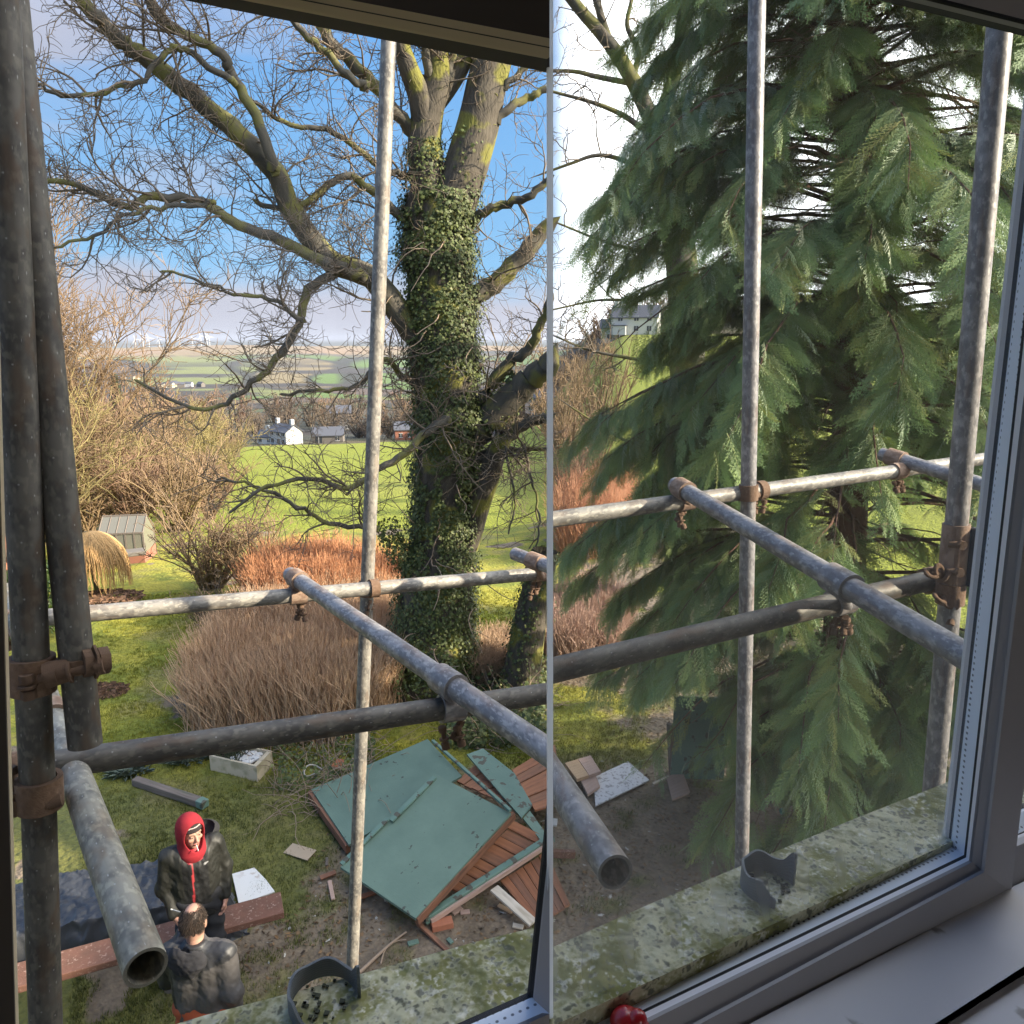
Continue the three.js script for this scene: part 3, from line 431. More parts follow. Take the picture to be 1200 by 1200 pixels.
// ------------------------------------------------------------------ hedges, shrubs and the woods behind
{
  const r = rng(31), q = new THREE.Quaternion(), e = new THREE.Euler();
  // a tuft of upright stems, about 1 m high
  const tuft = (seed, n, spread, lean, w, leafy) => {
    const t = rng(seed), g = new GB();
    for (let k = 0; k < n; k++) {
      const a = t() * 6.28, o = V((t() - 0.5) * spread, 0, (t() - 0.5) * spread), P = crook(o, V(Math.cos(a) * lean, 1, Math.sin(a) * lean).normalize(), 0.75 + t() * 0.35, 4, 0.16, t, 0.04); g.tube(P, taper(w, w * 0.35, 4), 3);
      for (let m = 0; m < leafy; m++) { const i = 1 + Math.floor(t() * 3), p = P[i], Q = crook(p, V(t() - 0.5, 0.9, t() - 0.5).normalize(), 0.16 + t() * 0.2, 2, 0.3, t, 0.05); g.tube(Q, taper(w * 0.6, w * 0.3, 2), 3); }
    } return g.geo();
  };
  const tuftA = tuft(1, 16, 0.34, 0.22, 0.0075, 3), tuftB = tuft(2, 16, 0.42, 0.34, 0.009, 3);
  const hedge = (name, label, foot, count, hgt, cols, geo, group) => {      // foot: px outline on the ground
    const t = thing(name, label, 'hedge', null, group), W = foot.map(([x, y]) => { const p = atY(x, y, 0); return [p.x, -p.z]; }), ms = [], cs = [];
    const inside = (x, f) => { let c = false; for (let i = 0, j = W.length - 1; i < W.length; j = i++) if ((W[i][1] > f) !== (W[j][1] > f) && x < (W[j][0] - W[i][0]) * (f - W[i][1]) / (W[j][1] - W[i][1]) + W[i][0]) c = !c; return c; };
    const xs = W.map((p) => p[0]), fs = W.map((p) => p[1]), x0 = Math.min(...xs), x1 = Math.max(...xs), f0 = Math.min(...fs), f1 = Math.max(...fs);
    let guard = 0; while (ms.length < count && guard++ < count * 30) { const x = lerp(x0, x1, r()), f = lerp(f0, f1, r()); if (!inside(x, f)) continue; const s = hgt * (0.82 + 0.3 * fbm(x * 1.3, f * 1.3, 2) + 0.12 * r()); ms.push(new THREE.Matrix4().compose(V(x, groundY(x, -f) - 0.03, -f), q.setFromEuler(e.set((r() - 0.5) * 0.25, r() * 6.28, (r() - 0.5) * 0.25)), V(0.9 + 0.3 * r(), s, 0.9 + 0.3 * r()))); const c = mix3(cols[0], cols[1], r() * 0.6 + 0.4 * fbm(x * 1.5 + 40, f * 1.5, 3)); cs.push(lin(...c)); }
    inst('stems', geo, M.inst, ms, cs, t); return t;
  };
  hedge('brown_hedge', 'clipped thicket of pinkish brown bare stems behind the green boards and planter', [[233, 868], [330, 876], [420, 862], [470, 815], [478, 760], [455, 728], [300, 752], [262, 790]], 1500, 1.12, [[0.42, 0.26, 0.145], [0.78, 0.55, 0.36]], tuftA);
  hedge('russet_hedge', 'band of orange-red bare stems along the near edge of the pasture', [[322, 744], [380, 744], [470, 736], [470, 712], [400, 696], [340, 696], [306, 712]], 1100, 1.05, [[0.44, 0.19, 0.085], [0.60, 0.31, 0.16]], tuftB);
  hedge('pale_hedge', 'pale brown stems growing beyond the fork of the leaning ivied trunk', [[545, 812], [600, 806], [606, 778], [545, 782]], 170, 0.75, [[0.4, 0.27, 0.17], [0.6, 0.42, 0.28]], tuftA);
  hedge('pink_hedge', 'clump of pink brown stems under the left edge of the conifer', [[644, 790], [715, 786], [728, 742], [690, 722], [652, 736]], 330, 0.95, [[0.38, 0.24, 0.18], [0.6, 0.41, 0.32]], tuftA);
  hedge('orange_hedge', 'orange-brown bushes beside the white divider, left of the conifer', [[660, 655], [720, 655], [735, 610], [664, 606]], 420, 1.35, [[0.5, 0.23, 0.12], [0.62, 0.34, 0.2]], tuftB);

  // bare shrubs and small trees: a few shapes, many copies
  const shape = (seed, H, W, stems, per2, per3, rw) => {
    const t = rng(seed), a = new GB(), b = new GB();
    for (let k = 0; k < stems; k++) {
      const ang = t() * 6.28, out = Math.sqrt(t()), d = V(Math.cos(ang) * out * W / H * 0.9, 1, Math.sin(ang) * out * W / H * 0.9).normalize(), P = crook(V((t() - 0.5) * 0.15 * W, 0, (t() - 0.5) * 0.15 * W), d, H * (0.72 + 0.3 * t()) * (1 - 0.25 * out), 8, 0.12, t, 0.0);
      a.tube(P, taper(rw * 3.2, rw * 0.9, 8), 4);
      grow(b, P, { per: per2 / H, from: 0.15, len: [0.10 * H, 0.34 * H], rad: [rw * 1.3, rw * 0.6], segs: 4, wig: 0.25, fwd: 1.0, lift: 0.25, sides: 3, next: { per: per3 / H, from: 0.2, len: [0.05 * H, 0.15 * H], rad: [rw * 0.8, rw * 0.45], segs: 2, wig: 0.3, fwd: 0.9, lift: 0.25, sides: 3 } }, t);
    }
    return [a.geo(), b.geo()];
  };
  const shrubs = [shape(11, 1, 0.62, 26, 15, 26, 0.0034), shape(12, 1, 0.5, 20, 19, 26, 0.0034), shape(13, 1, 0.75, 30, 14, 24, 0.0034)];
  const trees = [shape(21, 1, 0.34, 9, 70, 60, 0.0016), shape(22, 1, 0.26, 8, 74, 62, 0.0016)];
  const farS = [shape(31, 1, 0.5, 12, 14, 13, 0.006), shape(32, 1, 0.7, 14, 12, 13, 0.006)];
  const colour = {}; const mat = (c) => colour[c] || (colour[c] = std({ color: lin(...c.split(',').map(Number)), roughness: 0.95 }));
  const protos = new Map();
  const plant = (name, cat, label, kind, idx, pos, H, W, c, group) => {
    const key = name + kind + idx + c; let t;
    const shp = { s: shrubs, t: trees, f: farS }[kind][idx];
    t = thing(name, label, cat, pos, group); mesh('trunk', shp[0], mat(c.split('|')[1] || c.split('|')[0]), t); const tw = mesh('crown', shp[1], mat(c.split('|')[0]), t);
    t.scale.set(W, H, W); t.rotation.y = r() * 6.28; return t;
  };
  const tan = '0.28,0.19,0.11|0.22,0.15,0.08', pink = '0.27,0.165,0.11|0.2,0.13,0.08', olive = '0.27,0.215,0.085|0.2,0.16,0.07', orange = '0.42,0.225,0.11|0.3,0.17,0.09', grey = '0.20,0.15,0.11|0.16,0.12,0.09', dull = '0.17,0.125,0.085|0.14,0.11,0.08';
  const onG = (x, f) => V(x, groundY(x, -f) - 0.05, -f);
  const atPx = (x, f) => { const p = atF(x, 560, f); return onG(p.x, f); };
  // tall pale trees at the far left
  plant('bare_tree', 'tree', 'tall pale twiggy tree just beyond the two upright tubes', 't', 0, atPx(66, 23), 11.4, 9.5, tan);
  plant('bare_tree', 'tree', 'pale brown tree reaching the sky behind the twin tubes', 't', 1, atPx(30, 24), 11.5, 9.5, tan);
  plant('bare_tree', 'tree', 'straw-coloured tree at the outer edge beside the window jamb', 't', 0, atPx(2, 19), 8, 8, olive);
  // the scrub that rises behind the garden
  const scrub = [[92, 23, 4.0, 's', 0, tan], [150, 24, 4.2, 's', 1, pink], [205, 24, 3.8, 's', 2, tan], [120, 28, 5.0, 's', 0, olive], [170, 31, 5.2, 's', 1, tan], [215, 33, 4.6, 's', 2, olive], [242, 27, 3.0, 's', 0, pink], [258, 36, 4.0, 's', 1, olive], [80, 34, 6.4, 's', 2, tan], [132, 42, 6.8, 's', 0, pink], [192, 46, 7.0, 's', 1, tan], [228, 50, 6.6, 's', 2, olive], [258, 56, 5.4, 's', 0, tan], [60, 24, 4.4, 's', 1, tan], [20, 20, 4.2, 's', 2, olive], [100, 60, 9.5, 'f', 0, pink], [160, 68, 9.5, 'f', 1, tan], [215, 72, 9.5, 'f', 0, pink], [250, 80, 9, 'f', 1, dull], [280, 95, 8, 'f', 0, dull]];
  const tint = { [tan]: 'tan', [pink]: 'pinkish', [olive]: 'olive', [dull]: 'dull brown' }, rows = [[], [], []];
  for (const [x, f, H, k, i, c] of scrub) { const o = plant('bare_shrub', 'shrub', 'bush', k, i, atPx(x, f), H, H * 1.15, c, 'bushes of the brown scrub beyond the lawn'); o.userData.tint = tint[c]; rows[f < 32 ? 0 : f < 55 ? 1 : 2].push(o); }
  rows.forEach((l, i) => ordinals(l, (n, o) => o.userData.tint + ' twiggy bush, ' + n + ' from the outer edge in the ' + ['front', 'middle', 'rear'][i] + ' row of scrub')); rows.flat().forEach((o) => delete o.userData.tint);
  plant('bare_shrub', 'shrub', 'broad round brown bush beside the small greenhouse', 's', 2, atPx(236, 15.8), 2.6, 3.2, tan);
  plant('bare_shrub', 'shrub', 'dense tan bush in front of the pasture corner', 's', 0, atPx(290, 15.4), 2.1, 2.6, tan);
  plant('bare_shrub', 'shrub', 'low dark brown bush at the edge of the sunlit lawn', 's', 2, atPx(232, 13.4), 1.0, 1.5, dull);
  plant('bare_shrub', 'shrub', 'small pinkish bush between the lawn and the russet hedge', 's', 0, atPx(284, 12.9), 1.1, 1.7, pink);
  // brown shrubs left of the conifer, beside the divider
  const by = [[662, 26, 5.6, 's', 1, tan], [700, 30, 6.2, 's', 0, tan], [680, 21, 3.6, 's', 2, pink], [655, 38, 7.4, 's', 2, tan], [712, 20, 2.4, 's', 1, orange]];
  ordinals(by.map(([x, f, H, k, i, c]) => plant('bare_shrub', 'shrub', 'bush', k, i, atPx(x, f), H, H * 0.62, c, 'bushes between the divider and the conifer')), (n) => 'bare bush, ' + n + ' from the white divider towards the conifer');
  // trees along the pasture's far edge
  const far = [[], [], [], []]; let n = 0; for (let x = 300; x < 650; x += 13) { if (x > 300 && x < 412 && n % 3) { n++; continue; } const f = 214 + r() * 30, p = atPx(x + r() * 8, f); far[0].push(plant('field_tree', 'tree', 'tree', 'f', n % 2, p, 9 + r() * 6, 11 + r() * 6, [dull, grey, pink][n % 3], 'trees of the hedgerow beyond the pasture')); n++; }
  for (let k = 0; k < 34; k++) { const f = 262 + r() * 90, p = atPx(lerp(90, 650, r()), f); far[f < 306 ? 1 : 2].push(plant('wood_tree', 'tree', 'tree', 'f', k % 2, p, 13 + r() * 8, 15 + r() * 9, [grey, dull, pink, tan][k % 4], 'trees of the wood on the valley side')); }
  for (let k = 0; k < 15; k++) { const x = 655 + k * 13 + r() * 8, f = 206 + r() * 60; far[3].push(plant('hill_tree', 'tree', 'tree', 'f', k % 2, atPx(x, f), 9 + r() * 6, 12 + r() * 5, [pink, grey, tan][k % 3], 'trees on the hill behind the long white house')); }
  ordinals(far[0], (n) => n + ' bare tree along the far hedgerow, counting from the scrub to the divider'); ordinals(far[1], (n) => n + ' tree from the outer edge in the front rank of the valley wood'); ordinals(far[2], (n) => n + ' tree from the outer edge in the back rank of the valley wood'); ordinals(far[3], (n) => n + ' bare tree from the divider on the hill behind the long white house');

  // small dark spruce in the scrub
  {
    const t = thing('spruce_tree', 'small dark green spruce poking out of the brown scrub', 'tree', atPx(148, 44)), g = new GB(), k = rng(8); const H = 6.9;
    for (let j = 0; j < 520; j++) { const h = Math.pow(k(), 0.8), a = k() * 6.28, L = (1 - h) * 1.5 + 0.15, p = V(0, h * H, 0), P = [p, p.clone().add(V(Math.cos(a) * L * 0.6, 0.05, Math.sin(a) * L * 0.6)), p.clone().add(V(Math.cos(a) * L, -0.12 * L, Math.sin(a) * L))]; g.tube(P, [0.10, 0.08, 0.02], 3); }
    mesh('trunk', rod(V(0, 0, 0), V(0, H, 0), 0.14, 7, 0.02), M.conBark, t); mesh('crown', g.geo(), std({ color: lin(0.05, 0.07, 0.035), roughness: 0.95 }), t);
  }
  // weeping straw-coloured shrub on a short stem
  {
    const B = atY(114, 694, 0), t = thing('weeping_tree', 'little weeping tree with straw-coloured trailing twigs on the lawn', 'tree', B); t.scale.set(1.12, 1.06, 1.12); const g = new GB(), k = rng(18), H = 1.28;
    for (let j = 0; j < 1500; j++) { const a = k() * 6.28, t0 = k() * 0.55, t1 = Math.min(1.12, t0 + 0.35 + 0.35 * k()), rr = 0.54 + 0.1 * k(), P = []; for (let i = 0; i <= 5; i++) { const t = lerp(t0, t1, i / 5), q = Math.min(t, 1) * 1.5708, w = a + (k() - 0.5) * 0.08; P.push(V(Math.cos(w) * rr * Math.sin(q), 0.42 + (H - 0.42) * Math.cos(q) - Math.max(0, t - 0.8) * 0.9 * (0.4 + k()), Math.sin(w) * rr * Math.sin(q))); } g.tube(P, taper(0.0075, 0.004, 5), 3); }
    mesh('crown', g.geo(), std({ color: lin(0.50, 0.31, 0.13), roughness: 0.9 }), t); mesh('trunk', rod(V(0, 0, 0), V(-0.08, H, 0), 0.045, 8, 0.03), M.limb, t);
    const bed = new GB(); for (let j = 0; j < 1500; j++) { const a = k() * 6.28, d = Math.sqrt(k()); const p = V(0.35 + Math.cos(a) * d * 0.85, 0.02 + k() * 0.10 * (1 - d * d), 0.42 + Math.sin(a) * d * 0.5).add(B); const s = 0.02 + k() * 0.035, u = perp(V(0, 1, 0), k).multiplyScalar(s), w = V((k() - 0.5), k(), (k() - 0.5)).multiplyScalar(s); const cc = k(); bed.col = { r: lerp(0.10, 0.30, cc), g: lerp(0.06, 0.17, cc), b: lerp(0.04, 0.1, cc) }; bed.quad(p.clone().sub(u), p.clone().add(u), p.clone().add(u).add(w), p.clone().sub(u).add(w)); }
    const b = new THREE.Mesh(bed.geo(), M.vc); b.name = 'leaf_bed'; b.userData = { kind: 'stuff', label: 'heap of brown dead leaves below the weeping tree', category: 'leaves' }; scene.add(shadows(b));
    const bed2 = b.geometry.clone(); const B2 = atY(118, 812, 0); bed2.translate(-B.x - 0.35, 0, -B.z - 0.42).scale(0.5, 0.8, 0.6).translate(B2.x, 0, B2.z); const b2 = new THREE.Mesh(bed2, M.vc); b2.name = 'leaf_bed_001'; b2.userData = { kind: 'stuff', label: 'bed of dead leaves on the lawn behind the end of the short hanging tube', category: 'leaves' }; scene.add(shadows(b2));
  }
  // evergreen laurels at the left margin
  for (const [x, y, H, n, lab] of [[30, 745, 1.25, 1500, 'glossy green laurel bush seen in the gap between the twin tubes'], [4, 720, 1.3, 900, 'dark green laurel bush at the outer edge of the garden by the window jamb']]) {
    const B = atY(x + 10, y, 0), t = thing('laurel_bush', lab, 'bush', B), g = new GB(), st = new GB(), k = rng(x + 3);
    for (let j = 0; j < n; j++) { const a = k() * 6.28, h = k(), d = Math.sqrt(k()) * 0.65 * Math.sqrt(1 - (h - 0.4) ** 2 * 1.6), p = V(Math.cos(a) * d, 0.1 + h * H, Math.sin(a) * d), s = 0.045, u = perp(V(0, 1, 0), k), w = V(k() - 0.5, 0.4 + k() * 0.6, k() - 0.5).normalize(); const c = k(); g.col = { r: lerp(0.06, 0.15, c), g: lerp(0.11, 0.21, c), b: 0.035 }; g.quad(p, p.clone().addScaledVector(u, s).addScaledVector(w, s * 0.9), p.clone().addScaledVector(w, s * 2.2), p.clone().addScaledVector(u, -s).addScaledVector(w, s * 0.9)); }
    for (let j = 0; j < 14; j++) st.tube(crook(V(0, 0, 0), V(k() - 0.5, 1.2, k() - 0.5).normalize(), H, 5, 0.2, k), taper(0.015, 0.006, 5), 4);
    mesh('leaves', g.geo(), std({ vertexColors: true, roughness: 0.45 }), t).userData.kind = 'stuff'; mesh('stems', st.geo(), M.twig, t).userData.kind = 'stuff';
  }
}

// ------------------------------------------------------------------ greenhouse, farmhouses, village, turbines
{
  const B = atY(150, 638, 0), t = thing('greenhouse', 'small old greenhouse with grey mossy roof panes at the end of the lawn', 'greenhouse', V(B.x, groundY(B.x, B.z), B.z)); t.rotation.y = 0.2; t.scale.setScalar(0.86);
  const W = 1.25, D = 1.2, H = 1.0, R = 1.42, fr = M.greyWood, pane = new THREE.MeshPhysicalMaterial({ color: lin(0.17, 0.165, 0.14), roughness: 0.7 }), wallP = std({ color: lin(0.20, 0.19, 0.15), roughness: 0.3 });
  mesh('base_wall', mergeGeometries([bx(W, 0.35, 0.12, 0, 0.175, D / 2), bx(W, 0.35, 0.12, 0, 0.175, -D / 2), bx(0.12, 0.35, D - 0.12, -W / 2 + 0.06, 0.175, 0), bx(0.12, 0.35, D - 0.12, W / 2 - 0.06, 0.175, 0)]), M.brick, t);
  const bars = []; for (let i = 0; i <= 5; i++) { const x = -W / 2 + W * i / 5; for (const z of [D / 2, -D / 2]) bars.push(bx(0.045, H - 0.35, 0.045, x, 0.35 + (H - 0.35) / 2, z)); bars.push(rod(V(x, H, D / 2), V(x, R, 0), 0.024, 4), rod(V(x, H, -D / 2), V(x, R, 0), 0.024, 4)); }
  bars.push(bx(W, 0.05, 0.05, 0, H, D / 2 + 0.003), bx(W, 0.05, 0.05, 0, H, -D / 2 - 0.003), bx(W, 0.06, 0.06, 0, R, 0)); mesh('frame', mergeGeometries(bars.map((b) => b.index ? b.toNonIndexed() : b)), fr, t);
  const sl = Math.hypot(R - H, D / 2), an = Math.atan2(R - H, D / 2);
  for (let i = 0; i < 5; i++) { const x = -W / 2 + W * (i + 0.5) / 5, w = W / 5 - 0.05; for (const s of [1, -1]) { mesh('roof_pane', bx(w, 0.01, sl - 0.04, 0, 0, 0).rotateX(s * an).translate(x, (H + R) / 2 + (i % 2) * 0.004, s * D / 4), pane, t); mesh('pane', bx(w, H - 0.42, 0.01, x, 0.35 + (H - 0.35) / 2, s * D / 2), wallP, t); } }
  for (const s of [1, -1]) mesh('gable', new GB().prism([V(s * W / 2, 0.35, -D / 2), V(s * W / 2, 0.35, D / 2), V(s * W / 2, H, D / 2), V(s * W / 2, R, 0), V(s * W / 2, H, -D / 2)], V(-s * 0.02, 0, 0)).geo(), wallP, t);
  // chunks of stone on the ground before it
  for (const [x, y, w, lab] of [[122, 655, 0.6, 'flat grey stone slab at the end of the lawn below the greenhouse'], [158, 650, 0.5, 'low stone block beside the round brown bush']]) solo('stone_slab', new RoundedBoxGeometry(w, 0.12, 0.4, 2, 0.03).translate(0, 0.06, 0).rotateY(w), M.darkStone, lab, 'stone').position.copy(atY(x, y, 0));

  const farm = (name, label, cat, x, f, W, D, H, R, wall, turn, opt = {}) => {
    const p = atF(x, 500, f), g = thing(name, label, cat, V(p.x, groundY(p.x, -f) - 0.2, -f)); g.rotation.y = turn;
    mesh('wall', new GB().prism([V(-W / 2, 0, D / 2), V(-W / 2, H, D / 2), V(-W / 2, R - 0.02, 0), V(-W / 2, H, -D / 2), V(-W / 2, 0, -D / 2)], V(W, 0, 0)).geo(), wall, g);
    const o = 0.35, sl = (R - H) / (D / 2), th = V(0, 0.22, 0), rf = new GB(); for (const s of [1, -1]) { const a = V(-W / 2 - o, H - sl * o, s * (D / 2 + o)), b = V(W / 2 + o, H - sl * o, s * (D / 2 + o)), c = V(W / 2 + o, R, 0), d = V(-W / 2 - o, R, 0); rf.prism(s > 0 ? [a, b, c, d] : [b, a, d, c], th); }
    const roof = mesh('roof', rf.geo(), M.slate, g); for (const cx of opt.ch || []) mesh('chimney', bx(0.9, 1.8, 0.9, cx, R + 0.6, 0), wall, roof);
    for (const [wx, wy, ww, wh] of opt.win || []) { const w = mesh('window', bx(ww, wh, 0.16, wx, wy, D / 2), M.pane, g); mesh('frame', mergeGeometries([bx(ww + 0.2, 0.12, 0.2, wx, wy + wh / 2 + 0.06, D / 2 + 0.02), bx(ww + 0.2, 0.12, 0.24, wx, wy - wh / 2 - 0.06, D / 2 + 0.02), bx(0.1, wh, 0.2, wx, wy, D / 2 + 0.02)]), M.white, w); }
    if (opt.porch) { const P = mesh('extension', bx(3.2, 2.2, 2, -W / 2 + 2.4, 1.1, D / 2 + 1), wall, g); mesh('extension_roof', bx(3.6, 0.2, 2.4, -W / 2 + 2.4, 2.32, D / 2 + 1).rotateX(0.0), M.slate, P); }
    return g;
  };
  const four = (W) => [[-W * 0.3, 1.6, 1.1, 1.2], [W * 0.05, 1.6, 1.1, 1.2], [W * 0.33, 1.6, 1.1, 1.2], [-W * 0.3, 4.0, 1.1, 1.1], [W * 0.05, 4.0, 1.1, 1.1], [W * 0.33, 4.0, 1.1, 1.1]];
  farm('farmhouse', 'white farmhouse with slate roof and chimneys at the far edge of the pasture', 'house', 334, 203, 8.2, 5.2, 3.9, 5.7, M.white, -0.7, { ch: [-3.4, 3.4], win: four(8.2).map(([a, b, c, d]) => [a, b * 0.85, c, d]) });
  farm('cottage', 'low white wing with slate roof at the outer end of the farmhouse', 'house', 314, 206, 4.6, 4, 2.5, 3.9, M.white, -0.3, { ch: [0], win: [[-1.4, 1.5, 1, 1], [1.4, 1.5, 1, 1]] });
  farm('barn', 'long dark stone barn with slate roof beside the white farmhouse', 'barn', 385, 206, 8, 5, 2.5, 4.4, M.darkStone, 0.12, { win: [[-2.5, 1.3, 1.8, 2.2], [2.5, 1.5, 1, 1]] });
  farm('brick_house', 'small red brick house glimpsed against the ivied trunk beyond the pasture', 'house', 474, 206, 5.5, 5, 3.2, 5.0, M.brick, 0.2, { win: [[-1.2, 1.6, 0.9, 1], [1.2, 1.6, 0.9, 1]] });
  farm('pink_house', 'pale pink house behind the mossy limb by the white divider', 'house', 634, 208, 8, 6, 4.2, 6.4, std({ color: lin(0.62, 0.46, 0.40), roughness: 0.9 }), -0.2, { ch: [2.6], win: four(8) });
  farm('white_house', 'long white house with blue-grey slate roof above the bright field left of the conifer', 'house', 741, 196, 11.6, 6.5, 4.4, 7.2, M.white, -0.32, { ch: [-5.2], win: four(11.6), porch: true });
  farm('white_cottage', 'low white cottage adjoining the long white house', 'house', 712, 199, 4.5, 5, 3.8, 5.8, M.white, -0.2, { win: [[0, 1.6, 1.2, 1.2]] });
  farm('stone_hall', 'grey stone building standing in the brown wood above the barn', 'building', 398, 290, 9, 8, 7, 9.5, M.darkStone, 0.2, { win: four(9) });
  // village in the valley
  const k = rng(40), vil = [[193, 1120], [199, 1150], [205, 1130], [212, 1160], [217, 1120], [226, 1150], [240, 1140], [208, 1240], [150, 1500], [166, 1560]];
  ordinals(vil.map(([x, f]) => { const h = farm('village_house', 'house', 'house', x, f, 8 + k() * 5, 7, 4.5 + k() * 2, 8, [M.trough, M.white, M.darkStone][Math.floor(k() * 3)], k() * 1.2 - 0.6); h.userData.group = 'houses of the village in the valley'; return h; }), (n) => n + ' tiny house from the outer edge in the valley below the turbines');
  // wind turbines on the ridge
  const tower = new THREE.CylinderGeometry(1.2, 2.1, 68, 10).translate(0, 34, 0), nac = new RoundedBoxGeometry(3.2, 3.4, 9, 2, 0.6).translate(0, 69, 1), hub = new THREE.SphereGeometry(1.9, 10, 8).translate(0, 69, 6.2);
  const bs = new THREE.Shape(); bs.moveTo(-1.0, 0.8); bs.lineTo(-1.5, 6); bs.lineTo(-0.5, 33); bs.lineTo(0.3, 33); bs.lineTo(1.3, 6); bs.lineTo(1.0, 0.8); const blade = new THREE.ExtrudeGeometry(bs, { depth: 0.5, bevelEnabled: false }); 
  const spots = [[135, 4700], [159, 4900], [168, 4750], [175, 4850], [187, 5000], [200, 5000], [211, 4950], [226, 5050], [236, 4900], [243, 4950], [246, 5050], [318, 5000]];
  let first; const wts = []; spots.forEach(([x, f], i) => {
    const p = atF(x, 405, f), pos = V(p.x, groundY(p.x, -f) - 2, -f); let t;
    if (!first) { t = first = thing('wind_turbine', 'distant white wind turbine on the moorland ridge', 'wind turbine', pos, 'wind turbines on the ridge'); mesh('tower', tower, M.white, t); mesh('nacelle', nac, M.white, t); mesh('hub', hub, M.white, t); for (let b = 0; b < 3; b++) mesh('blade', blade.clone().rotateZ(b * 2.094 + 0.4).translate(0, 69, 6.4), M.white, t); }
    else { t = first.clone(); t.name = numbered('wind_turbine'); t.position.copy(pos); scene.add(t); }
    t.rotation.y = 0.3 + k() * 0.5; wts.push(t);
  });
  ordinals(wts, (n) => n + ' white wind turbine along the moorland ridge, counting from the twin tubes');
}

